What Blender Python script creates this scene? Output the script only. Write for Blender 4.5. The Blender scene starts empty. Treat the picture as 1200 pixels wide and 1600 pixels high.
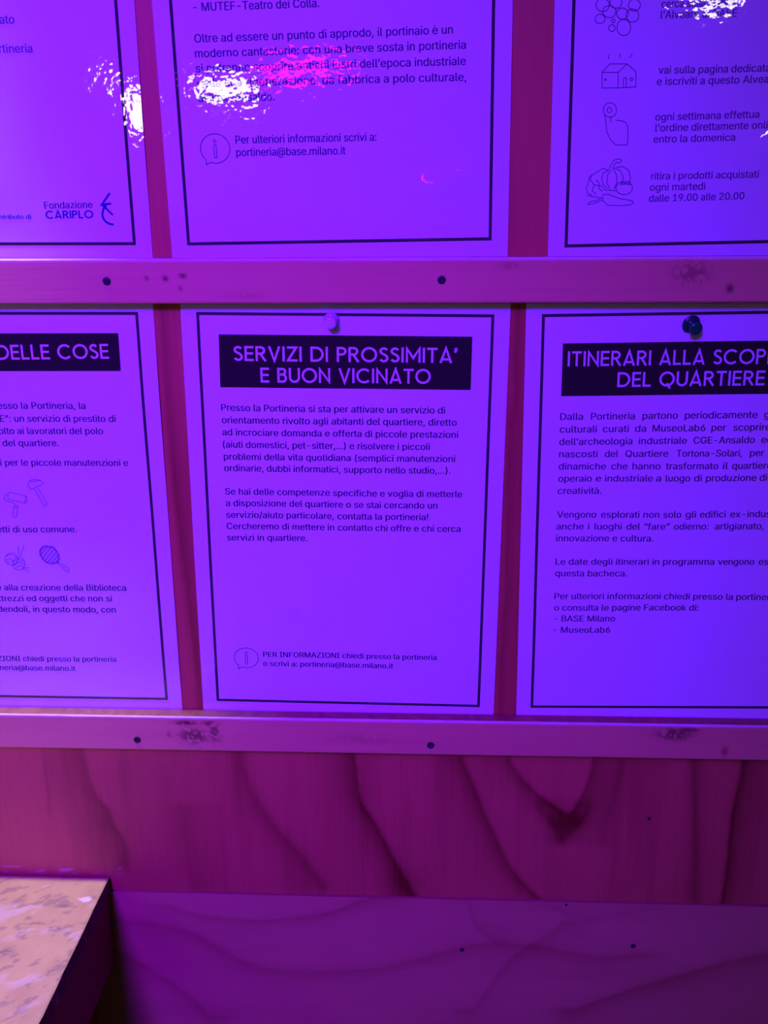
import bpy, math
import numpy as np
from mathutils import Vector, Matrix

# ------------------------------------------------------------------ camera, world, lamps, exposure
scene = bpy.context.scene
scene.view_settings.view_transform = 'Standard'
scene.view_settings.look = 'None'
scene.view_settings.gamma = 1.0
scene.view_settings.exposure = 0.0
scene.view_settings.use_curve_mapping = False

Z0 = 1.19            # height of the middle of the centre sheet above the floor (m)


def W(x, y, z):
    """board millimetres (x right, y away from the viewer, z up) -> metres"""
    return Vector((x / 1000.0, y / 1000.0, Z0 + z / 1000.0))


F_PX = 1499.4
YAW, PITCH, ROLL = -0.04279, 0.29897, -0.005635
cam_data = bpy.data.cameras.new('camera')
cam_data.sensor_fit = 'AUTO'
cam_data.sensor_width = 36.0
cam_data.lens = F_PX / 1600.0 * 36.0
cam_data.clip_start = 0.01
cam = bpy.data.objects.new('camera', cam_data)
scene.collection.objects.link(cam)
fwd = Vector((math.sin(YAW) * math.cos(PITCH), math.cos(YAW) * math.cos(PITCH), -math.sin(PITCH)))
right = Vector((math.cos(YAW), -math.sin(YAW), 0.0))
up = right.cross(fwd)
r2 = right * math.cos(ROLL) + up * math.sin(ROLL)
u2 = -right * math.sin(ROLL) + up * math.cos(ROLL)
m = Matrix((r2, u2, -fwd)).transposed().to_4x4()
m.translation = W(52.26, -618.9, 197.2)
cam.matrix_world = m
scene.camera = cam

world = bpy.data.worlds.new('dim_hall')
scene.world = world
world.use_nodes = True
world.node_tree.nodes['Background'].inputs[0].default_value = (0.012, 0.004, 0.010, 1)
world.node_tree.nodes['Background'].inputs[1].default_value = 1.0


def aim(o, target):
    d = Vector(target) - o.location
    o.rotation_euler = d.to_track_quat('-Z', 'Y').to_euler()


def spot_lamp(name, loc, target, power, color, angle, blend, radius):
    l = bpy.data.lights.new(name, 'SPOT')
    l.energy = power
    l.color = color
    l.spot_size = math.radians(angle)
    l.spot_blend = blend
    l.shadow_soft_size = radius
    o = bpy.data.objects.new(name, l)
    scene.collection.objects.link(o)
    o.location = loc
    aim(o, target)
    return o


def area_lamp(name, loc, target, power, color, sx, sy):
    l = bpy.data.lights.new(name, 'AREA')
    l.shape = 'ELLIPSE'
    l.size, l.size_y = sx, sy
    l.energy = power
    l.color = color
    o = bpy.data.objects.new(name, l)
    scene.collection.objects.link(o)
    o.location = loc
    aim(o, target)
    return o


KEYP, FILLP, WARMP = 106.0, 262.0, 62.0     # lamp powers (W)
PURPLE = (0.145, 0.001, 1.0)
# violet stage lamps in front of the board: one high up, one lower
spot_lamp('violet_stage_lamp_high', W(-420, -1650, 1500), W(-225, 0, 40), KEYP, PURPLE, 41, 1.0, 0.28)
spot_lamp('violet_stage_lamp_low', W(-340, -1500, 850), W(-225, 0, 10), FILLP, PURPLE, 45, 1.0, 0.15)
# work light fixed to the board high above the table, shining down
spot_lamp('white_table_lamp', W(-400, -60, 1150), W(-290, -95, -290), WARMP, (1.0, 0.79, 0.54), 23, 0.75, 0.03)
# lamps far down the hall, seen as glare on the laminated sheets
CAMP = (52.26, -618.9, 197.2)


def mirrored(gx, gz, dist):
    """the place at depth dist whose reflection in the flat board lies at board point gx, gz"""
    k = dist / 618.9
    return W(gx + (gx - CAMP[0]) * k, -dist, gz + (gz - CAMP[2]) * k)


def hall_lamp(name, gx, gz, radiance, color, sx, sy):
    d = 5200.0
    p = mirrored(gx, gz, d)
    area = math.pi * sx * sy / 4
    area_lamp(name, p, W(gx, 0, gz), radiance * math.pi * area, color, sx, sy)


hall_lamp('hall_lamp_left', -127, 262, 14, (1.0, 0.93, 0.86), 0.19, 0.35)
hall_lamp('hall_lamp_middle', -66, 271, 14, (1.0, 0.93, 0.86), 0.40, 0.12)
hall_lamp('hall_lamp_magenta', -20, 280, 11, (1.0, 0.003, 0.75), 0.55, 0.09)
hall_lamp('hall_lamp_right', 205, 313, 13, (1.0, 0.93, 0.90), 0.46, 0.09)

# ------------------------------------------------------------------ measured data (sheet / board millimetres)
BUMP = 0.00006
FRAMES = {'C': (0.0, 0.0, -0.537), 'A': (-226.57, 1.17, -0.118), 'B': (222.98, 0.49, 0.757),
          'D': (-3.34, 319.94, 0.679), 'E': (-223.8, 319.38, -0.133), 'F': (230.84, 318.2, 0.966)}
SIZE = {'C': 8.87, 'Cf': 8.0, 'A': 8.95, 'B': 8.95, 'D': 8.93, 'E': 9.2, 'F': 8.12}
WAVES = {
    'C': {'sin': [(0.25, 160, 220, 0.4), (0.15, 90, -140, 1.2)]},
    'A': {'sin': [(0.25, 200, 190, 2.4), (0.15, 110, -130, 0.2)]},
    'B': {'sin': [(0.3, 180, 210, 1.0), (0.2, 120, -150, 2.2)]},
    'D': {'sin': [(0.04, 150, 170, 0.9)], 'bump': [(1.2, 62, -106, 11, 8), (0.8, 80, -98, 8, 6), (1.0, 108, -42, 12, 24)]},
    'E': {'sin': [(0.2, 190, 180, 0.3), (0.1, 80, -120, 2.0)]},
    'F': {'sin': [(0.2, 170, 150, 1.6), (0.1, 75, -100, 0.8)], 'bump': [(1.2, 26, -85, 10, 8)]},
}
# growth lines and one dark streak of the plywood: points, fade left/below, fade right/above, strength
GRAIN_UP = [
    ([(83, -184), (93, -211), (106, -244), (116, -272), (132, -292), (142, -303)], 9, 1.2, 0.75),
    ([(117, -184), (128, -200), (143, -215), (157, -226), (161, -229)], 8, 1.2, 0.7),
    ([(178, -183), (175, -201), (167, -220), (161, -229)], 1.2, 8, 0.7),
    ([(138, -221), (148, -235), (156, -248)], 3, 9, 0.45),
    ([(176, -220), (170, -237), (159, -248)], 9, 3, 0.4),
    ([(248, -175), (256, -240), (260, -305)], 3, 4, 0.65),
    ([(284, -175), (282, -240), (281, -305)], 1.2, 5, 0.9),
    ([(199, -182), (190, -228), (189, -248)], 5, 3, 0.35),
    ([(1, -175), (4, -216), (15, -235), (24, -257), (36, -280), (48, -305)], 9, 1.2, 0.8),
    ([(-79, -175), (-78, -207), (-65, -237), (-44, -262), (-23, -295)], 12, 3, 0.55),
    ([(-200, -175), (-196, -217), (-183, -231), (-183, -245), (-174, -256), (-174, -279)], 12, 1.2, 0.5),
    ([(-129, -230), (-124, -278), (-122, -300)], 8, 12, 0.3),
    ([(-228, -185), (-231, -232)], 1.5, 1.5, 0.3),
    ([(-117, 145), (-115, 20), (-108, -145)], 2, 5, 0.5),
    ([(111, 145), (110, 20), (108, -145)], 3, 3, 0.5),
    ([(118, 145), (119, -145)], 4, 3, 0.4),
]
GRAIN_AND_STREAK_LOW = [
    ([(-146, -317), (-120, -326), (-81, -330), (-47, -327), (-17, -321), (7, -308), (26, -304)], 6, 2, 0.55),
    ([(-186, -331), (-137, -337), (-116, -351), (-90, -370), (-68, -377), (-29, -379), (13, -373), (24, -371), (62, -358), (86, -349), (109, -346), (133, -346), (153, -349), (183, -357), (223, -353)], 9, 3, 0.5),
    ([(-182, -365), (-156, -386), (-132, -406), (-118, -425)], 10, 3, 0.55),  # dark diagonal streak running down right from the table's bottom corner
    ([(88, -306), (93, -329), (109, -344)], 2, 12, 0.35),
    ([(176, -407), (215, -387), (261, -370), (296, -356), (320, -349)], 14, 3, 0.7),
    ([(95, -410), (114, -374), (129, -352), (153, -337), (162, -324)], 12, 2, 0.4),
    ([(156, -310), (177, -324), (220, -311)], 2, 5, 0.25),
]

# (text, x, baseline z, width, slope, index of the first measured character)
TEXT = {}
TEXT['C'] = [
    ('Presso la Portineria si sta per attivare un servizio di', -81.6, 74.68, 146.81, -0.001, 0),
    ('orientamento rivolto agli abitanti del quartiere, diretto', -81.6, 66.36, 154.56, 0.0016, 0),
    ('ad incrociare domanda e offerta di piccole prestazioni', -81.63, 58.19, 155.82, 0.0015, 0),
    ('(aiuti domestici, pet-sitter,...) e risolvere i piccoli', -81.63, 49.87, 137.42, 0.0017, 0),
    ('problemi della vita quotidiana (semplici manutenzioni', -81.4, 41.57, 154.03, 0.0035, 0),
    ('ordinarie, dubbi informatici, supporto nello studio,...).', -81.46, 33.7, 151.16, 0.002, 0),
    ('Se hai delle competenze specifiche e voglia di metterle', -81.58, 17.43, 159.54, 0.0026, 0),
    ('a disposizione del quartiere o se stai cercando un', -81.42, 9.29, 142.98, 0.0031, 0),
    ('servizio/aiuto particolare, contatta la portineria!', -81.53, 1.0, 137.08, 0.0036, 0),
    ('Cercheremo di mettere in contatto chi offre e chi cerca', -81.54, -7.12, 159.06, 0.004, 0),
    ('servizi in quartiere.', -81.64, -15.35, 54.96, 0.0062, 0),
    ('PER INFORMAZIONI chiedi presso la portineria', -59.65, -102.24, 122.89, 0.0015, 0),
    ('o scrivi a: portineria@base.milano.it', -59.89, -109.37, 92.51, 0.0003, 0),
]
TEXT['A'] = [
    ('Presso la Portineria, la', 11.94, 75.19, 43.19, 0.0046, 7),
    ('COSE\u201d: un servizio di prestito di', 6.28, 66.43, 68.36, 0.0053, 7),
    ('rivolto ai lavoratori del polo', 7.29, 58.07, 58.11, 0.0057, 8),
    ('i del quartiere.', -3.72, 49.7, 38.08, 0.0063, 2),
    ('attrezzi per le piccole manutenzioni e', -3.74, 36.2, 84.15, 0.0062, 9),
    ('oggetti di uso comune.', -3.72, -11.06, 44.46, 0.0103, 8),
    ('e alla creazione della Biblioteca', -15.14, -54.14, 86.69, 0.0087, 2),
    ('attrezzi ed oggetti che non si', -0.1, -62.29, 60.94, 0.012, 9),
    ('prendendoli, in questo modo, con', 3.62, -70.51, 59.19, 0.0093, 13),
    ('PER INFORMAZIONI chiedi presso la portineria', -8.23, -109.07, 67.97, 0.0122, 17),
    ('portineria@base.milano.it', -7.14, -116.33, 36.43, 0.006, 11),
]
TEXT['B'] = [
    ('Dalla', -81.32, 70.68, 14.51, -0.0007, 0),
    ('Portineria', -61.57, 70.67, 27.99, 0.0, 0),
    ('partono', -28.44, 70.67, 22.46, -0.0004, 0),
    ('periodicamente', -1.36, 70.66, 45.94, 0.0, 0),
    ('g', 49.05, 70.66, 0, None, 0),
    ('culturali', -81.31, 62.26, 23.75, 0.0013, 0),
    ('curati', -53.5, 62.3, 16.61, 0.0012, 0),
    ('da', -32.77, 62.33, 7.01, 0.0014, 0),
    ('MuseoLab6', -21.56, 62.34, 33.8, 0.0015, 0),
    ('per', 16.22, 62.4, 9.12, 0.0011, 0),
    ('scoprire', 30.17, 62.42, 0, None, 0),
    ('dell\u2019archeologia', -81.32, 53.94, 47.17, 0.0017, 0),
    ('industriale', -29.89, 54.03, 30.85, 0.0016, 0),
    ('CGE-Ansaldo', 5.36, 54.09, 39.09, 0.0018, 0),
    ('ed', 48.91, 54.16, 0, None, 0),
    ('nascosti', -81.15, 45.65, 24.9, -0.0024, 0),
    ('del', -51.37, 45.58, 8.54, -0.0023, 0),
    ('Quartiere', -38.04, 45.55, 27.61, -0.0022, 0),
    ('Tortona-Solari,', -5.04, 45.48, 42.12, -0.0024, 0),
    ('per', 42.31, 45.37, 8.96, -0.0022, 0),
    ('dinamiche', -81.07, 37.3, 30.74, -0.0046, 0),
    ('che', -46.69, 37.15, 10.36, -0.0048, 0),
    ('hanno', -32.99, 37.09, 18.14, -0.0044, 0),
    ('trasformato', -11.31, 37.0, 33.76, -0.0044, 0),
    ('il', 25.44, 36.84, 3.31, -0.006, 0),
    ('quartiere', 31.52, 36.81, 0, None, 0),
    ('operaio', -81.08, 28.96, 21.9, -0.0027, 0),
    ('e', -56.36, 28.89, 3.28, 0.0, 0),
    ('industriale', -50.43, 28.88, 31.1, -0.0029, 0),
    ('a', -17.24, 28.79, 3.14, -0.0032, 0),
    ('luogo', -10.88, 28.77, 15.77, -0.0025, 0),
    ('di', 7.6, 28.72, 4.79, -0.0042, 0),
    ('produzione', 15.26, 28.7, 32.65, -0.0028, 0),
    ('di', 50.19, 28.6, 0, None, 0),
    ('creativit\u00e0.', -81.21, 20.53, 28.87, -0.0038, 0),
    ('Vengono', -80.94, 3.89, 25.86, -0.0015, 0),
    ('esplorati', -51.81, 3.84, 25.16, -0.002, 0),
    ('non', -23.89, 3.79, 10.36, -0.0019, 0),
    ('solo', -10.78, 3.77, 11.61, -0.0026, 0),
    ('gli', 3.79, 3.74, 6.74, -0.0015, 0),
    ('edifici', 13.27, 3.72, 16.83, -0.0018, 0),
    ('ex-industriali', 33.25, 3.69, 0, None, 0),
    ('anche', -81.17, -4.52, 18.14, -0.0017, 0),
    ('i', -60.08, -4.55, 0, None, 0),
    ('luoghi', -55.72, -4.56, 17.86, -0.0017, 0),
    ('del', -34.58, -4.59, 8.85, -0.0011, 0),
    ('\u201cfare\u201d', -22.92, -4.61, 16.72, -0.0018, 0),
    ('odierno:', -3.23, -4.64, 22.64, -0.0018, 0),
    ('artigianato,', 23.85, -4.68, 32.02, -0.0016, 0),
    ('innovazione e cultura.', -81.1, -12.81, 64.74, -0.0031, 0),
    ('Le date degli itinerari in programma', -80.88, -29.58, 106.22, -0.0026, 0),
    ('vengono', 27.95, -29.87, 23.95, -0.0013, 0),
    ('esposte', 54.88, -29.91, 0, None, 0),
    ('questa bacheca.', -80.9, -37.97, 48.51, -0.0039, 0),
    ('Per ulteriori informazioni chiedi presso la', -80.87, -54.66, 120.71, -0.0056, 0),
    ('portineria', 42.34, -55.35, 0, None, 0),
    ('o consulta le pagine Facebook di:', -80.76, -63.14, 98.42, -0.0037, 0),
    ('- BASE Milano', -80.76, -71.21, 42.01, -0.0052, 0),
    ('- MuseoLab6', -80.88, -79.67, 39.21, -0.0051, 0),
]
TEXT['D'] = [
    ('- MUTEF-Teatro dei Colla.', -80.94, -6.53, 73.92, 0.0053, 0),
    ('Oltre ad essere un punto di approdo, il portinaio \u00e8 un', -81.48, -23.21, 152.07, 0.0081, 0),
    ('moderno cantastorie: con una breve sosta in portineria', -81.75, -31.25, 159.93, 0.0066, 0),
    ('si potranno scoprire antichi lustri dell\u2019epoca industriale', -81.86, -39.3, 160.11, 0.0026, 0),
    ('nella sua rigenerazione, da fabbrica a polo culturale,', -81.54, -47.39, 160.2, -0.0008, 0),
    ('dell\u2019ex-Ansaldo.', -81.8, -55.61, 46.1, -0.0046, 0),
    ('Per ulteriori informazioni scrivi a:', -60.58, -79.45, 85.47, -0.0009, 0),
    ('portineria@base.milano.it', -60.56, -86.64, 66.53, -0.0036, 0),
]
TEXT['E'] = [
    ('ato', 23.78, -12.04, 8.79, -0.0023, 0),
    ('Portineria', 13.68, -27.69, 27.98, -0.0029, 0),
    ('contributo di', 4.89, -122.57, 25.1, 0.0044, 0),
    ('Fondazione', 39.23, -116.49, 30.31, 0.0132, 0),
]
TEXT['F'] = [
    ('cerca sulla mappa', -44.03, -6.68, 41.71, -0.0103, 0),
    ('l\u2019Alveare di BASE', -44.16, -12.3, 43.04, -0.0095, 0),
    ('vai sulla pagina', -43.62, -41.49, 39.81, -0.0113, 0),
    ('dedicata', -1.71, -41.96, 0, None, 0),
    ('e iscriviti a questo', -44.18, -47.62, 47.5, -0.0076, 0),
    ('Alveare', 5.54, -47.97, 0, None, 0),
    ('ogni settimana effettua', -43.94, -67.0, 60.42, 0.0003, 0),
    ('l\u2019ordine direttamente', -43.58, -73.07, 54.37, 0.0013, 0),
    ('online', 12.92, -72.99, 0, None, 0),
    ('entro la domenica', -44.34, -79.29, 47.89, -0.0006, 0),
    ('ritira i prodotti acquistati', -44.48, -100.08, 63.69, -0.0049, 0),
    ('ogni marted\u00ec', -44.87, -106.49, 32.92, -0.0009, 0),
    ('dalle 19.00 alle 20.00', -45.04, -112.83, 56.79, 0.0044, 0),
]
ICON_A = {    'hammer': [[(10.1, 22.9), (12.2, 26.2), (15.4, 26.9), (18.9, 26.2), (20.6, 24.6), (19.8, 22.9), (16.9, 22.1), (12.1, 19.6), (10.1, 22.9)], [(11.9, 26.0), (13.2, 25.2), (16.9, 25.9), (19.5, 26.4)], [(14.5, 20.4), (19.5, 8.8), (20.6, 8.0), (21.9, 8.8), (21.9, 10.1), (16.8, 21.5)]],
    'paint_roller': [[(-4.2, 15.9), (-3.1, 17.8), (8.2, 14.8), (8.9, 13.1), (8.0, 10.6), (6.5, 9.9), (-4.9, 13.0), (-4.2, 15.9)], [(-4.4, 16.4), (-6.2, 15.8), (-7.4, 13.0), (-6.7, 11.6), (-1.2, 10.3), (0.3, 8.9)], [(6.5, 9.9), (7.5, 13.1), (8.2, 14.8)], [(-1.0, 8.3), (1.4, 8.0), (1.7, 6.8), (-1.2, 6.9), (-1.0, 8.3)], [(-1.4, 6.7), (-2.9, 1.2), (-2.0, -0.2), (-0.3, 0.2), (1.5, 6.6)]],
    'yarn_balls': [[(-2.7, -30.4), (-3.0, -31.6), (-3.6, -32.7), (-4.4, -33.7), (-5.5, -34.4), (-6.6, -34.9), (-7.8, -35.0), (-9.0, -34.9), (-10.0, -34.5), (-10.9, -33.8), (-11.5, -32.8), (-11.8, -31.7), (-11.9, -30.6), (-11.6, -29.4), (-11.0, -28.3), (-10.1, -27.4), (-9.1, -26.6), (-7.9, -26.2), (-6.7, -26.0), (-5.6, -26.1), (-4.5, -26.6), (-3.7, -27.3), (-3.0, -28.2), (-2.7, -29.3), (-2.7, -30.4)], [(1.9, -33.9), (1.6, -35.1), (1.0, -36.3), (0.2, -37.3), (-0.8, -38.1), (-1.9, -38.6), (-3.0, -38.7), (-4.1, -38.6), (-5.1, -38.1), (-5.9, -37.4), (-6.5, -36.4), (-6.8, -35.2), (-6.8, -34.0), (-6.5, -32.7), (-5.9, -31.6), (-5.1, -30.6), (-4.1, -29.8), (-3.0, -29.3), (-1.9, -29.1), (-0.8, -29.3), (0.2, -29.8), (1.0, -30.5), (1.6, -31.5), (1.9, -32.6), (1.9, -33.9)], [(-10.8, -28.4), (-7.3, -27.0), (-3.4, -29.2)], [(-11.2, -31.9), (-8.1, -30.1), (-6.5, -32.7)], [(-10.6, -34.0), (-8.8, -32.7)], [(-6.3, -32.7), (-2.3, -30.4), (1.2, -32.6)], [(-6.2, -35.3), (-2.1, -32.6), (1.4, -34.8)], [(-5.2, -37.5), (-1.6, -35.2), (0.7, -37.0)], [(-1.9, -27.4), (-1.2, -20.9)], [(-1.0, -28.7), (3.0, -20.4)], [(0.3, -37.0), (4.5, -37.1)], [(0.2, -37.8), (4.4, -39.7)]],
    'tennis_racket': [[(25.4, -32.2), (24.4, -33.1), (23.1, -33.7), (21.7, -34.1), (20.2, -34.0), (18.7, -33.7), (17.2, -33.0), (15.9, -32.0), (14.8, -30.8), (13.9, -29.4), (13.4, -28.0), (13.1, -26.5), (13.2, -25.0), (13.7, -23.7), (14.4, -22.5), (15.4, -21.6), (16.7, -21.0), (18.1, -20.6), (19.6, -20.7), (21.1, -21.0), (22.5, -21.7), (23.9, -22.7), (25.0, -23.9), (25.9, -25.2), (26.4, -26.7), (26.7, -28.2), (26.6, -29.7), (26.1, -31.0), (25.4, -32.2)], [(25.0, -31.8), (24.1, -32.6), (22.9, -33.2), (21.6, -33.5), (20.3, -33.4), (18.9, -33.1), (17.6, -32.4), (16.3, -31.5), (15.3, -30.4), (14.5, -29.2), (13.9, -27.8), (13.7, -26.5), (13.8, -25.1), (14.2, -23.9), (14.8, -22.9), (15.8, -22.1), (16.9, -21.5), (18.2, -21.2), (19.5, -21.3), (20.9, -21.6), (22.2, -22.2), (23.4, -23.1), (24.5, -24.2), (25.3, -25.5), (25.8, -26.8), (26.1, -28.2), (26.0, -29.5), (25.6, -30.8), (25.0, -31.8)], [(21.4, -21.4), (25.5, -24.9)], [(16.0, -20.9), (13.0, -24.3)], [(18.1, -20.9), (26.4, -28.2)], [(19.4, -20.6), (13.3, -27.8)], [(16.1, -21.5), (26.1, -30.3)], [(21.8, -21.4), (14.4, -30.1)], [(14.7, -22.7), (25.1, -32.0)], [(23.7, -22.8), (16.0, -31.9)], [(13.7, -24.3), (23.7, -33.2)], [(25.4, -24.6), (18.0, -33.3)], [(13.4, -26.5), (21.7, -33.8)], [(26.5, -26.9), (20.4, -34.1)], [(14.3, -29.8), (18.3, -33.3)], [(26.8, -30.3), (23.8, -33.9)], [(24.1, -32.8), (26.2, -32.3), (25.6, -34.0), (24.1, -32.8)], [(25.9, -33.6), (30.0, -39.0), (31.4, -39.8), (32.5, -38.9), (32.3, -37.6), (27.1, -33.0)], [(20.8, -22.7), (21.0, -22.1), (21.3, -21.6), (21.7, -21.2), (22.3, -21.0), (22.9, -20.9), (23.4, -21.0), (23.9, -21.3), (24.3, -21.7), (24.4, -22.2), (24.4, -22.7), (24.3, -23.3), (23.9, -23.7)]]}
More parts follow.
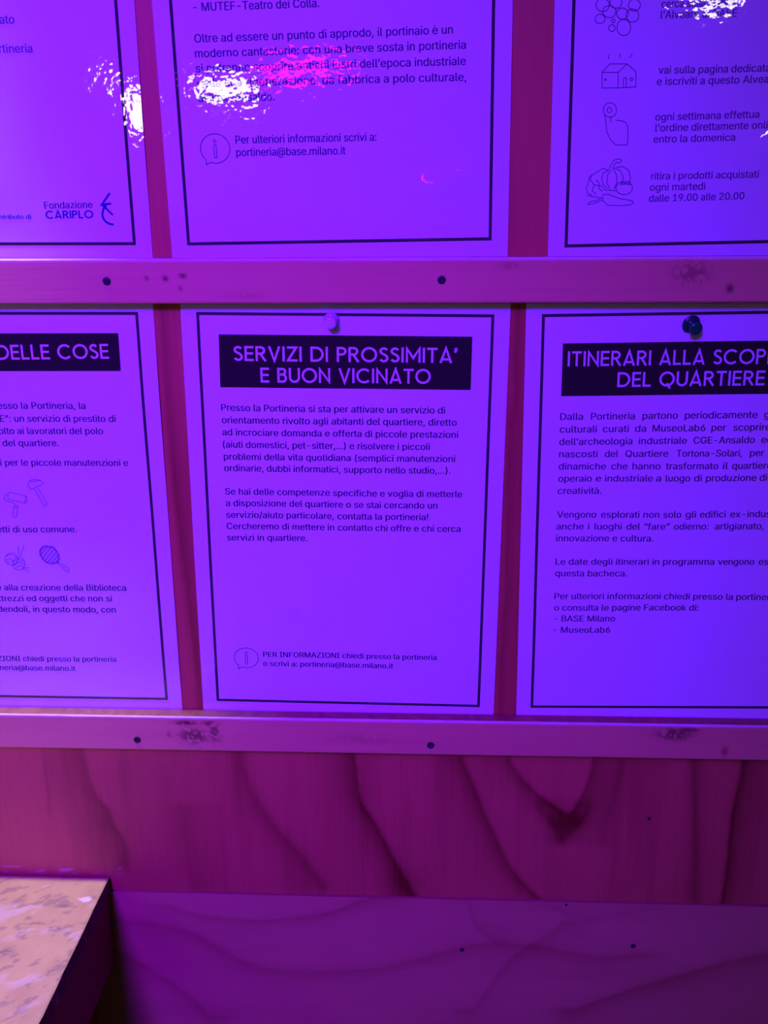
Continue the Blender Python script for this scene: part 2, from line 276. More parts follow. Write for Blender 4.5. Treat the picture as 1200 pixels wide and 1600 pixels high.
ICON_F = {    'vegetable_harvest': [[(-70.1, -94.1), (-68.9, -91.1), (-67.2, -88.5), (-64.5, -87.8), (-62.6, -88.6), (-63.2, -89.9), (-66.0, -90.0), (-67.3, -92.0), (-67.7, -94.1)], [(-70.5, -94.1), (-73.7, -92.8), (-76.4, -94.7), (-79.1, -96.1), (-81.4, -97.6), (-82.0, -101.3)], [(-70.1, -94.4), (-73.2, -95.5), (-74.2, -98.5), (-72.9, -102.3), (-70.4, -104.6)], [(-68.9, -94.1), (-70.7, -97.1), (-70.8, -101.6), (-68.8, -105.0)], [(-66.9, -94.1), (-65.2, -97.2), (-65.0, -101.7), (-66.4, -105.1)], [(-67.0, -93.0), (-63.4, -94.2), (-61.2, -98.0), (-61.5, -101.0)], [(-65.8, -92.7), (-61.9, -92.2), (-58.3, -94.3), (-56.8, -98.9), (-57.5, -100.8)], [(-55.4, -104.6), (-55.5, -105.6), (-56.0, -106.5), (-56.7, -107.2), (-57.7, -107.8), (-58.9, -108.2), (-60.1, -108.3), (-61.4, -108.1), (-62.6, -107.7), (-63.7, -107.1), (-64.5, -106.3), (-65.0, -105.3), (-65.3, -104.4), (-65.1, -103.4), (-64.7, -102.5), (-64.0, -101.7), (-63.0, -101.1), (-61.8, -100.8), (-60.5, -100.7), (-59.3, -100.8), (-58.1, -101.3), (-57.0, -101.9), (-56.2, -102.7), (-55.6, -103.6), (-55.4, -104.6)], [(-63.0, -101.0), (-60.2, -101.8), (-56.6, -100.8), (-57.9, -101.7), (-56.6, -102.7), (-59.8, -102.2), (-62.6, -102.5), (-61.8, -101.6), (-63.0, -101.0)], [(-82.0, -101.3), (-83.1, -104.0), (-82.2, -107.0), (-79.4, -108.2)], [(-79.9, -96.1), (-80.9, -99.1), (-78.4, -102.2), (-74.0, -103.0), (-72.0, -105.3)], [(-78.4, -102.2), (-79.5, -105.2), (-77.0, -107.9)], [(-77.4, -99.2), (-75.3, -101.5), (-75.5, -104.5), (-73.1, -106.1)], [(-82.5, -108.2), (-78.5, -109.0), (-73.7, -109.9), (-76.8, -111.3), (-80.8, -112.0), (-81.7, -113.4), (-78.4, -113.2), (-73.3, -111.0)], [(-73.0, -108.0), (-69.8, -107.8), (-62.6, -110.5), (-55.4, -111.8), (-54.4, -113.0), (-56.0, -114.2), (-62.4, -114.6), (-69.6, -114.2), (-72.9, -111.4), (-73.0, -108.0)], [(-72.0, -105.3), (-65.2, -105.9)]],
    'pointing_hand': [[(-67.0, -60.6), (-67.1, -61.6), (-67.4, -62.6), (-68.0, -63.4), (-68.8, -64.0), (-69.7, -64.4), (-70.7, -64.5), (-71.7, -64.3), (-72.6, -63.9), (-73.5, -63.2), (-74.1, -62.4), (-74.6, -61.4), (-74.7, -60.4), (-74.7, -59.3), (-74.3, -58.4), (-73.7, -57.6), (-73.0, -57.0), (-72.0, -56.6), (-71.0, -56.5), (-70.0, -56.6), (-69.1, -57.1), (-68.2, -57.7), (-67.6, -58.6), (-67.2, -59.5), (-67.0, -60.6)], [(-69.8, -60.5), (-70.0, -61.1), (-70.3, -61.6), (-70.9, -61.9), (-71.5, -61.9), (-72.1, -61.6), (-72.5, -61.1), (-72.6, -60.4), (-72.5, -59.8), (-72.2, -59.3), (-71.6, -59.0), (-71.0, -59.0), (-70.4, -59.4), (-70.0, -59.9), (-69.8, -60.5)], [(-72.9, -67.3), (-72.2, -72.5), (-69.7, -77.0), (-66.4, -80.0), (-59.8, -80.0), (-59.6, -76.5), (-59.9, -69.9), (-61.2, -67.6), (-64.0, -66.5), (-67.1, -66.2)], [(-72.9, -67.7), (-73.8, -62.9)], [(-70.0, -67.4), (-70.2, -63.8)]],
    'market_box': [[(-76.4, -39.9), (-67.0, -40.1), (-66.6, -48.5), (-76.0, -48.3), (-76.4, -39.9)], [(-76.4, -39.9), (-72.0, -35.4), (-62.1, -35.7), (-67.0, -40.1)], [(-62.1, -35.7), (-56.7, -40.0), (-56.4, -48.2), (-66.6, -48.5)], [(-63.7, -48.0), (-63.7, -43.4), (-62.1, -43.2), (-62.0, -48.0)], [(-73.5, -43.9), (-73.7, -44.2), (-74.1, -44.4), (-74.6, -44.2), (-74.8, -43.8), (-74.6, -43.4), (-74.2, -43.3), (-73.8, -43.5), (-73.5, -43.9)], [(-58.2, -44.1), (-58.4, -44.6), (-59.1, -44.8), (-59.7, -44.5), (-60.0, -44.0), (-59.8, -43.5), (-59.1, -43.3), (-58.5, -43.5), (-58.2, -44.1)], [(-72.9, -32.9), (-73.0, -30.4)], [(-66.6, -32.4), (-66.4, -29.9)], [(-60.7, -32.5), (-59.3, -30.4)]],
    'grape_bunch': [[(-62.7, -9.2), (-62.8, -9.9), (-63.1, -10.6), (-63.6, -11.2), (-64.2, -11.6), (-65.1, -11.9), (-65.9, -12.0), (-66.8, -11.8), (-67.7, -11.5), (-68.4, -11.0), (-69.0, -10.4), (-69.3, -9.7), (-69.5, -9.0), (-69.4, -8.2), (-69.1, -7.5), (-68.6, -7.0), (-67.9, -6.5), (-67.1, -6.2), (-66.2, -6.2), (-65.3, -6.3), (-64.5, -6.6), (-63.8, -7.1), (-63.2, -7.7), (-62.8, -8.4), (-62.7, -9.2)], [(-69.9, -7.9), (-70.0, -8.7), (-70.3, -9.5), (-70.9, -10.1), (-71.7, -10.6), (-72.6, -10.8), (-73.5, -10.9), (-74.5, -10.8), (-75.5, -10.4), (-76.2, -9.9), (-76.9, -9.3), (-77.3, -8.5), (-77.5, -7.7), (-77.4, -6.9), (-77.0, -6.2), (-76.5, -5.5), (-75.7, -5.1), (-74.8, -4.8), (-73.8, -4.7), (-72.8, -4.9), (-71.9, -5.2), (-71.1, -5.7), (-70.5, -6.4), (-70.1, -7.1), (-69.9, -7.9)], [(-56.8, -10.4), (-56.8, -11.3), (-57.1, -12.1), (-57.7, -12.8), (-58.4, -13.3), (-59.2, -13.6), (-60.2, -13.7), (-61.1, -13.6), (-62.0, -13.2), (-62.8, -12.6), (-63.4, -11.9), (-63.8, -11.1), (-64.0, -10.2), (-63.9, -9.3), (-63.6, -8.5), (-63.0, -7.8), (-62.3, -7.2), (-61.5, -6.9), (-60.5, -6.8), (-59.6, -7.0), (-58.7, -7.3), (-57.9, -7.9), (-57.3, -8.6), (-56.9, -9.5), (-56.8, -10.4)], [(-61.0, -16.5), (-61.1, -17.6), (-61.4, -18.6), (-62.0, -19.5), (-62.8, -20.1), (-63.7, -20.5), (-64.7, -20.6), (-65.8, -20.5), (-66.7, -20.0), (-67.6, -19.3), (-68.3, -18.4), (-68.7, -17.3), (-68.9, -16.2), (-68.8, -15.1), (-68.5, -14.1), (-67.9, -13.2), (-67.1, -12.6), (-66.2, -12.2), (-65.2, -12.1), (-64.2, -12.2), (-63.2, -12.7), (-62.3, -13.4), (-61.7, -14.3), (-61.2, -15.3), (-61.0, -16.5)], [(-73.8, -4.4), (-73.9, -5.3), (-74.3, -6.1), (-74.8, -6.8), (-75.6, -7.3), (-76.5, -7.6), (-77.5, -7.7), (-78.4, -7.5), (-79.4, -7.2), (-80.2, -6.6), (-80.8, -5.9), (-81.2, -5.0), (-81.4, -4.2), (-81.3, -3.3), (-81.0, -2.5), (-80.4, -1.8), (-79.6, -1.2), (-78.7, -0.9), (-77.8, -0.8), (-76.8, -1.0), (-75.9, -1.4), (-75.0, -1.9), (-74.4, -2.6), (-74.0, -3.5), (-73.8, -4.4)], [(-56.1, -4.9), (-56.2, -5.7), (-56.5, -6.4), (-57.0, -7.1), (-57.7, -7.5), (-58.5, -7.8), (-59.4, -7.9), (-60.2, -7.8), (-61.1, -7.4), (-61.8, -6.9), (-62.4, -6.3), (-62.8, -5.5), (-62.9, -4.7), (-62.8, -3.9), (-62.5, -3.2), (-62.0, -2.6), (-61.4, -2.1), (-60.6, -1.8), (-59.7, -1.7), (-58.8, -1.9), (-58.0, -2.2), (-57.3, -2.7), (-56.7, -3.4), (-56.3, -4.1), (-56.1, -4.9)], [(-66.8, -3.2), (-66.8, -4.0), (-67.1, -4.8), (-67.6, -5.4), (-68.3, -5.8), (-69.1, -6.1), (-70.0, -6.2), (-70.9, -6.1), (-71.7, -5.7), (-72.4, -5.2), (-73.0, -4.6), (-73.4, -3.8), (-73.5, -3.0), (-73.5, -2.2), (-73.1, -1.5), (-72.6, -0.9), (-72.0, -0.4), (-71.2, -0.1), (-70.3, -0.1), (-69.4, -0.2), (-68.6, -0.5), (-67.8, -1.0), (-67.3, -1.7), (-66.9, -2.4), (-66.8, -3.2)], [(-75.9, -11.5), (-76.0, -12.2), (-76.3, -12.7), (-76.7, -13.2), (-77.3, -13.6), (-78.0, -13.8), (-78.7, -13.9), (-79.5, -13.8), (-80.2, -13.5), (-80.8, -13.1), (-81.2, -12.6), (-81.6, -12.0), (-81.7, -11.4), (-81.6, -10.7), (-81.3, -10.2), (-80.9, -9.7), (-80.3, -9.3), (-79.7, -9.1), (-78.9, -9.0), (-78.2, -9.1), (-77.5, -9.4), (-76.8, -9.8), (-76.4, -10.3), (-76.0, -10.9), (-75.9, -11.5)], [(-70.1, -12.7), (-70.3, -13.3), (-70.8, -13.6), (-71.5, -13.6), (-72.0, -13.2), (-72.2, -12.7), (-72.1, -12.1), (-71.6, -11.8), (-70.9, -11.8), (-70.4, -12.2), (-70.1, -12.7)], [(-69.9, -16.6), (-69.9, -17.0), (-70.1, -17.4), (-70.4, -17.8), (-70.7, -18.0), (-71.2, -18.2), (-71.7, -18.2), (-72.2, -18.1), (-72.6, -18.0), (-73.0, -17.7), (-73.4, -17.3), (-73.6, -16.9), (-73.7, -16.4), (-73.6, -16.0), (-73.5, -15.6), (-73.2, -15.2), (-72.8, -15.0), (-72.3, -14.8), (-71.8, -14.8), (-71.3, -14.8), (-70.9, -15.0), (-70.5, -15.3), (-70.2, -15.7), (-70.0, -16.1), (-69.9, -16.6)], [(-74.7, -1.6), (-76.3, 1.1)], [(-57.4, -2.1), (-56.9, 1.9)]]}
GLYPHS = {
    32: (188, [], []),
    33: (196,[67,160,63,509,132,509,128,160,98,-4,81,-1,66,9,56,24,52,41,56,58,66,73,81,83,98,86,116,83,130,73,140,58,143,41,140,24,130,9,116,-1],[8,7,6,5,4,6,4,10,6,8,6,10,9,8,10,16,15,14,17,16,18,16,14,12,13,12,14,19,18,4,18,16,4,16,12,4,10,4,12,11,10,12,1,0,3,3,2,1]),
    40: (273,[89,207,92,264,101,324,114,384,132,441,153,494,177,539,236,539,212,485,191,428,174,370,161,313,154,258,151,207,154,161,160,115,172,67,188,16,209,-38,236,-96,177,-96,139,-21,111,55,95,131],[0,23,14,14,13,0,1,0,13,13,12,1,2,1,12,19,18,20,8,7,6,20,18,21,18,17,21,22,21,17,17,16,22,16,15,22,23,22,15,14,23,15,2,12,11,3,2,11,11,10,3,4,3,10,10,9,4,5,4,9,9,8,5,8,6,5]),
    41: (273,[37,-96,64,-37,86,18,102,69,113,116,120,162,122,207,119,258,112,313,99,370,82,428,62,485,37,539,97,539,121,494,142,441,159,384,173,323,181,264,184,207,178,130,161,53,134,-22,97,-96],[1,0,23,12,11,13,20,19,5,6,5,19,19,18,6,7,6,18,18,17,7,1,23,22,2,1,22,22,21,2,3,2,21,4,3,21,21,20,4,20,5,4,7,17,8,17,16,8,9,8,16,16,15,9,10,9,15,15,14,10,11,10,14,13,11,14]),
    44: (188,[38,-119,68,71,137,71,84,-119],[1,0,3,3,2,1]),
    45: (453,[337,244,337,188,114,188,114,244],[3,2,1,1,0,3]),
    46: (188,[95,-4,78,-1,63,9,53,24,50,41,53,59,63,73,78,83,95,87,113,83,128,73,138,59,141,41,138,24,128,9,113,-1],[4,3,2,1,0,2,0,6,2,4,2,6,5,4,6,12,11,10,13,12,14,12,10,8,9,8,10,15,14,0,14,12,0,12,8,0,6,0,8,7,6,8]),
    47: (249,[235,533,71,-76,14,-76,178,533],[0,3,1,2,1,3]),
    48: (453,[227,-7,174,1,130,24,95,62,69,113,53,178,48,254,53,330,69,395,95,447,130,484,174,508,227,516,279,508,323,484,358,447,384,395,400,330,405,254,400,178,384,113,359,62,323,24,279,1,227,50,261,56,290,74,313,103,330,144,340,194,344,254,340,314,330,365,313,405,290,435,261,453,227,460,192,453,163,435,140,405,123,365,113,314,109,254,113,194,123,144,140,103,163,74,192,56],[5,4,44,44,43,5,6,5,43,43,42,6,42,41,6,7,6,41,41,40,7,8,7,40,0,24,1,47,1,24,1,47,2,46,2,47,10,38,37,37,11,10,2,46,3,46,45,3,4,3,45,44,4,45,8,40,39,9,8,39,39,38,9,38,10,9,36,35,13,12,36,13,25,23,22,22,26,25,34,14,35,13,35,14,20,19,28,29,28,19,19,18,29,30,29,18,31,30,18,18,17,31,32,31,17,17,16,32,26,22,21,27,26,21,21,20,27,20,28,27,32,16,33,16,15,33,34,33,15,14,34,15,24,0,23,23,25,24,11,37,36,36,12,11]),
    49: (453,[76,0,76,55,391,55,391,0,276,509,276,0,212,0,212,448,209,448,86,358,86,427,198,509,276,55,212,55],[11,10,8,8,10,9,3,2,5,13,12,7,1,0,6,11,8,7,7,4,11,12,13,6,4,7,12,5,2,12,6,5,12,1,6,13]),
    50: (453,[64,0,64,47,234,229,261,257,282,282,299,305,311,327,318,348,320,371,317,397,308,419,293,436,273,449,250,457,224,460,196,457,172,447,153,433,139,413,130,390,127,362,66,362,71,405,86,442,111,473,143,496,182,511,225,516,268,511,306,497,337,474,361,445,376,411,381,372,378,345,371,318,357,290,336,259,306,223,267,180,153,60,153,57,389,57,389,0],[1,0,41,20,19,21,22,21,19,19,18,22,23,22,18,18,24,23,26,16,15,27,14,13,39,2,40,14,27,15,26,15,27,1,41,40,40,2,1,24,18,17,25,24,17,17,16,25,16,26,25,12,11,29,28,12,29,34,33,8,33,32,8,4,38,37,5,4,37,37,36,5,6,5,36,36,35,6,7,6,35,35,34,7,34,8,7,8,32,9,32,31,9,10,9,31,31,30,10,11,10,30,29,11,30,41,0,43,43,42,41,2,39,38,3,2,38,38,4,3,12,28,13,27,13,28]),
    54: (453,[226,-7,182,-1,142,15,109,40,84,74,69,115,64,162,68,199,80,239,102,285,137,340,252,509,322,509,151,261,145,261,154,275,165,288,179,299,196,307,214,312,235,314,278,309,316,295,346,271,370,240,384,201,389,157,384,112,368,73,343,39,310,14,271,-2,226,48,254,52,279,63,299,79,314,101,324,128,327,157,324,187,314,213,299,235,279,251,254,262,226,265,198,262,174,252,153,235,138,214,128,188,125,158,128,128,138,102,153,79,174,63,198,52,174,295],[4,3,52,52,51,4,5,4,51,51,50,5,6,5,50,50,49,6,7,6,49,8,7,49,49,48,8,13,14,47,14,13,15,45,18,17,1,55,54,13,47,46,1,54,2,54,53,2,3,2,53,52,3,53,47,14,48,8,48,14,9,8,14,14,15,9,10,9,15,15,16,10,32,0,33,43,20,44,34,31,30,30,35,34,33,0,31,31,34,33,42,21,43,20,43,21,29,28,36,28,27,36,37,36,27,27,26,37,38,37,26,39,38,26,26,25,39,25,24,39,40,39,24,24,23,40,35,30,29,29,36,35,40,23,41,23,22,41,42,41,22,21,42,22,10,16,11,55,1,0,0,32,55,18,45,44,19,18,44,44,20,19,46,45,17,56,13,17,13,46,17,16,15,13,13,56,16,12,11,16,12,16,56]),
    57: (453,[226,516,271,510,310,494,343,468,368,434,384,393,389,347,385,309,373,270,350,224,315,168,200,0,130,0,301,248,307,248,299,234,287,221,273,210,257,202,238,196,218,195,175,199,137,214,106,237,83,269,68,307,64,352,69,397,85,436,110,469,143,494,182,510,226,460,199,457,174,446,154,429,138,407,129,381,125,352,129,322,138,295,154,274,174,257,199,247,226,243,254,247,279,257,299,273,314,295,324,321,327,350,324,381,314,407,299,429,279,446,254,457,278,214],[24,23,40,40,39,24,25,24,39,26,25,39,39,38,26,38,37,26,27,26,37,37,36,27,28,27,36,29,28,36,30,35,34,34,31,30,20,44,43,32,0,33,20,43,21,42,21,43,31,34,33,33,0,31,10,16,11,21,42,22,42,41,22,23,22,41,40,23,41,29,36,35,35,30,29,18,17,45,13,14,47,14,13,15,13,47,46,1,55,54,49,48,8,8,7,49,7,6,49,50,49,6,6,5,50,51,50,5,5,4,51,52,51,4,4,3,52,15,16,10,10,9,15,14,15,9,9,8,14,8,48,14,47,14,48,52,3,53,3,2,53,54,53,2,1,54,2,44,20,19,19,18,44,18,45,44,0,32,55,55,1,0,45,17,46,56,13,17,13,46,17,16,15,13,13,56,16,12,11,16,12,16,56]),
    58: (188,[95,-4,78,-1,63,9,53,24,50,41,53,59,63,73,78,83,95,87,113,83,128,73,138,59,141,41,138,24,128,9,113,-1,95,271,78,274,63,284,53,299,50,316,53,334,63,349,78,359,95,362,113,359,128,349,138,334,141,316,138,299,128,284,113,274],[4,3,2,2,6,4,5,4,6,1,0,2,6,2,0,0,8,6,8,7,6,20,19,18,18,22,20,21,20,22,29,28,30,28,27,26,13,12,14,12,11,10,16,31,30,30,28,16,24,16,28,28,26,24,25,24,26,15,14,0,14,12,0,8,0,12,12,10,8,10,9,8,18,17,16,22,18,16,16,24,22,23,22,24]),
    64: (676,[355,-135,284,-130,221,-114,167,-88,122,-53,87,-8,61,46,45,109,40,179,46,248,61,309,87,363,123,408,167,444,220,470,281,486,349,492,415,486,472,469,522,442,562,407,594,366,617,319,631,268,635,215,634,178,631,142,625,107,615,76,599,49,579,28,551,15,517,11,497,12,476,17,457,24,441,36,429,50,423,68,420,68,408,48,388,30,361,17,326,13,285,18,251,35,224,62,204,96,192,137,188,182,193,226,207,265,228,297,257,322,291,338,330,343,360,340,385,331,404,319,416,306,419,306,419,335,474,335,474,110,476,91,485,74,499,63,518,59,540,63,557,76,568,97,576,127,580,166,581,215,577,259,567,301,548,339,523,373,490,402,450,424,402,438,347,442,292,438,242,424,199,402,164,372,135,334,115,289,102,236,98,178,102,119,115,66,135,21,165,-17,201,-46,246,-68,298,-81,357,-85,385,-84,412,-80,436,-75,458,-69,476,-63,489,-59,504,-107,487,-113,464,-120,438,-126,411,-131,383,-134,329,65,359,68,382,78,400,95,412,118,419,148,422,185,419,221,411,249,399,269,381,282,358,289,331,292,305,288,283,277,265,260,252,239,244,213,242,185,244,154,251,125,262,101,279,81,301,69],[4,92,5,6,5,92,92,91,6,7,6,91,91,90,7,8,7,90,89,8,90,8,89,88,9,8,88,88,87,9,10,9,87,87,86,10,11,10,86,86,12,11,13,85,84,2,94,3,93,3,94,83,14,84,13,84,14,3,93,4,92,4,93,12,86,85,85,13,12,1,96,95,43,110,133,122,55,123,97,0,109,110,43,42,42,111,110,121,56,122,55,122,56,96,1,0,0,97,96,43,133,44,45,44,133,132,45,133,53,124,123,54,53,123,123,55,54,81,16,82,15,82,16,1,95,2,94,2,95,45,132,46,132,131,46,47,46,131,131,130,47,48,47,130,130,129,48,49,48,129,128,49,129,49,128,127,50,49,127,127,126,50,51,50,126,126,125,51,52,51,125,125,124,52,124,53,52,82,15,83,14,83,15,108,99,98,100,107,106,106,101,100,61,60,62,99,108,107,107,100,99,39,38,113,114,113,38,38,63,114,115,114,63,63,116,115,118,117,62,62,60,118,119,118,60,59,119,60,17,80,79,79,18,17,33,66,34,67,32,31,31,68,67,32,67,33,66,33,67,77,19,78,29,28,70,28,27,70,71,70,27,27,26,71,72,71,26,26,25,72,73,72,25,25,24,73,24,23,73,74,73,23,23,22,74,75,74,22,22,21,75,68,31,30,69,68,30,30,29,69,29,70,69,75,21,76,21,20,76,77,76,20,19,77,20,101,106,105,102,101,105,105,104,102,104,103,102,34,66,35,66,65,35,36,35,65,37,36,65,38,37,65,65,64,38,63,38,64,116,63,117,18,79,78,78,19,18,108,98,109,97,109,98,111,42,41,112,111,41,41,40,112,40,39,112,39,113,112,119,59,120,59,58,120,58,57,120,121,120,57,56,121,57,16,81,80,80,17,16,62,117,63]),
    65: (480,[16,0,201,509,276,509,463,0,395,0,287,302,276,334,264,372,250,420,232,478,245,478,228,419,213,371,201,333,191,302,85,0,110,142,110,199,370,199,370,142,239,456,154,199,324,199,344,142,135,142],[0,15,16,16,17,0,1,13,12,12,11,1,11,9,1,17,14,13,13,1,17,0,17,1,2,7,6,7,2,8,10,8,2,4,3,19,3,18,19,5,18,6,2,6,18,18,3,2,24,21,16,9,11,20,9,20,10,1,9,10,10,2,1,22,23,19,8,10,20,21,24,22,14,17,21,17,16,21,18,5,22,19,18,22,4,19,23,23,22,24,16,15,24]),
    66: (456,[60,0,60,509,241,509,289,504,329,491,359,469,381,442,394,410,398,374,395,344,387,320,373,301,356,286,336,275,315,267,315,262,339,257,363,245,385,227,402,203,414,173,418,136,413,100,400,67,377,39,344,18,301,4,247,0,125,57,245,57,296,63,330,80,349,105,355,137,352,161,342,184,327,203,306,218,279,228,248,231,125,231,125,285,238,285,265,288,288,296,308,309,323,326,333,348,336,372,330,403,313,429,283,446,240,452,125,452],[0,28,40,1,0,40,40,41,1,41,53,1,39,43,42,28,0,27,27,29,28,39,42,40,41,40,42,52,2,53,1,53,2,38,37,15,14,45,44,50,4,51,3,51,4,29,27,26,26,30,29,43,39,38,38,15,43,15,14,43,14,44,43,51,3,52,2,52,3,31,25,24,24,23,31,32,31,23,23,22,32,33,32,22,22,21,33,21,20,33,34,33,20,20,19,34,35,34,19,19,18,35,11,10,47,10,9,47,48,47,9,9,8,48,8,7,48,49,48,7,7,6,49,30,26,25,25,31,30,35,18,36,18,17,36,17,16,36,37,36,16,15,37,16,45,14,13,46,45,13,13,12,46,12,11,46,11,47,46,49,6,50,6,5,50,4,50,5]),
    67: (510,[267,-7,205,1,150,25,104,63,70,115,48,179,40,254,48,329,70,393,104,445,150,484,205,508,267,516,305,513,340,504,373,490,402,471,427,447,448,418,463,385,473,348,408,348,401,373,389,395,375,413,357,428,337,440,315,449,292,454,267,456,223,450,184,432,150,403,125,364,109,314,103,254,109,194,125,145,151,105,184,76,223,59,267,53,292,55,315,60,337,69,357,81,375,96,389,114,401,136,408,160,473,160,463,124,448,91,428,62,402,38,373,19,341,5,305,-4],[5,4,37,37,36,5,6,5,36,35,6,36,6,35,34,7,6,34,34,33,7,8,7,33,30,11,31,40,0,41,28,13,12,41,0,42,28,12,29,0,40,1,39,1,40,29,12,30,11,30,12,1,39,2,39,38,2,3,2,38,4,3,38,37,4,38,8,33,32,9,8,32,32,31,9,10,9,31,31,11,10,43,57,56,56,44,43,26,14,27,44,56,55,55,45,44,25,15,26,14,26,15,52,51,48,49,48,51,51,50,49,20,19,21,22,21,19,19,18,22,23,22,18,18,17,23,45,55,54,46,45,54,54,53,46,47,46,53,53,52,47,52,48,47,23,17,24,17,16,24,25,24,16,15,25,16,42,0,57,57,43,42,13,28,27,27,14,13]),
    68: (502,[219,0,96,0,96,57,215,57,272,63,318,81,354,110,379,149,394,198,399,255,394,312,379,361,354,399,320,428,275,446,221,452,93,452,93,509,225,509,294,501,353,478,399,441,433,391,455,329,462,255,455,181,433,119,398,68,351,31,291,8,125,509,125,0,60,0,60,509,125,452,125,57],[33,32,16,16,17,33,2,1,31,1,2,32,16,32,2,17,16,30,29,5,4,29,4,0,3,0,4,18,15,14,14,19,18,0,3,31,2,31,35,16,2,34,30,16,34,15,18,30,20,13,12,10,9,24,24,23,10,6,28,27,27,26,6,7,6,26,26,25,7,8,7,25,25,24,8,24,9,8,10,23,11,23,22,11,12,11,22,22,21,12,20,12,21,5,29,28,28,6,5,19,14,13,13,20,19,15,30,34,2,35,34,31,3,35]),
    69: (419,[60,0,60,509,372,509,372,452,125,452,125,286,355,286,355,229,125,229,125,57,375,57,375,0],[0,9,8,1,0,8,8,5,1,5,4,1,9,0,11,11,10,9,5,8,7,7,6,5,3,2,4,1,4,2]),
    70: (410,[60,0,60,509,369,509,369,452,125,452,125,278,346,278,346,221,125,221,125,0],[9,8,0,8,5,0,1,0,5,3,2,4,5,8,7,7,6,5,1,5,4,4,2,1]),
    71: (520,[269,-7,205,1,149,25,104,64,69,116,47,179,40,254,47,329,69,393,103,445,149,484,203,508,265,516,304,513,340,504,374,489,403,469,429,445,449,416,465,384,474,349,408,349,399,372,387,393,373,411,356,427,337,439,315,448,291,454,265,456,222,450,183,432,150,404,125,364,109,314,103,254,109,194,125,145,151,105,184,76,224,59,269,53,309,57,345,71,374,93,396,123,410,160,415,202,434,199,283,199,283,256,478,256,478,200,471,141,451,91,419,50,377,19,326,0,414,199],[5,4,37,37,36,5,6,5,36,35,6,36,6,35,34,7,6,34,34,33,7,8,7,33,30,11,31,40,0,41,12,29,28,0,40,1,39,1,40,29,12,30,11,30,12,1,39,2,39,38,2,3,2,38,4,3,38,37,4,38,8,33,32,9,8,32,10,9,32,32,31,10,31,11,10,57,43,42,26,14,27,13,27,14,43,57,56,56,44,43,25,15,26,14,26,15,53,52,48,52,51,48,53,48,46,47,58,48,48,51,47,20,19,21,22,21,19,19,18,22,44,56,55,55,54,44,45,44,54,54,53,45,53,46,45,22,18,23,18,17,23,24,23,17,17,16,24,25,24,16,15,25,16,57,42,0,41,0,42,58,47,49,50,49,47,47,51,50,27,13,28,12,28,13,46,48,58]),
    73: (300,[31,0,31,57,118,57,118,452,31,452,31,509,269,509,269,452,183,452,183,57,269,57,269,0],[1,0,2,3,5,4,9,11,10,7,6,8,2,0,11,11,9,2,3,2,9,9,8,3,8,6,3,5,3,6]),
    76: (393,[60,0,60,509,125,509,125,57,361,57,361,0],[1,0,3,3,0,5,5,4,3,1,3,2]),
    77: (628,[60,0,60,509,152,509,277,187,282,174,287,159,293,141,299,123,305,103,311,84,317,65,322,49,307,49,312,65,318,83,324,102,330,121,336,140,342,158,348,174,352,187,476,509,568,509,568,0,504,0,504,291,504,308,504,327,505,347,505,369,506,391,506,413,507,435,507,457,513,457,505,433,498,409,490,386,482,363,474,341,467,322,461,305,456,291,342,0,286,0,170,291,165,304,159,321,152,340,145,361,137,384,129,408,121,432,112,457,119,457,119,437,120,416,120,394,121,372,121,350,122,328,122,309,122,291,122,0,315,73,507,437,119,436],[55,53,66,57,56,1,53,1,56,54,53,55,55,52,54,63,62,0,1,0,62,62,61,1,61,60,1,60,59,1,59,58,1,57,1,58,13,9,12,8,12,9,12,8,44,49,2,50,51,50,2,52,51,2,54,52,2,53,54,2,1,53,2,14,10,11,11,15,14,31,30,22,22,34,31,32,31,34,34,33,65,65,33,35,25,24,23,23,22,25,26,25,22,27,26,22,28,27,22,29,28,22,22,30,29,20,19,42,21,38,37,37,36,21,36,35,21,35,33,21,33,34,21,34,22,21,12,44,43,43,11,12,13,12,11,11,10,13,13,10,64,42,41,20,2,49,48,46,45,3,3,2,48,48,47,3,47,46,3,10,14,64,9,13,64,38,21,39,21,20,39,40,39,20,41,40,20,32,34,65,15,11,43,43,42,18,19,18,42,18,17,43,17,16,43,16,15,43,4,3,45,45,44,5,6,5,44,7,6,44,8,7,44,5,4,45,53,56,66,52,55,66]),
    78: (523,[60,0,60,509,136,509,343,183,352,169,363,151,375,130,388,107,401,82,414,55,405,54,402,81,401,108,400,134,399,157,399,178,399,195,399,509,463,509,463,0,387,0,202,290,190,310,177,331,164,354,148,381,130,413,108,452,119,454,121,417,122,384,123,354,124,328,125,307,125,291,125,0,403,78,120,430],[33,32,1,32,31,1,31,30,1,27,1,30,30,29,27,2,26,25,35,34,0,1,0,34,33,1,34,28,27,37,26,2,28,27,28,2,1,27,2,20,7,6,10,9,36,11,9,12,9,19,12,13,12,19,14,13,19,19,9,20,9,10,20,7,20,10,10,8,7,14,19,15,16,15,19,19,18,16,17,16,18,6,5,20,25,24,2,22,21,3,3,2,22,23,22,2,24,23,2,9,11,36,8,10,36,3,21,20,4,3,20,5,4,20,27,29,37,26,28,37]),
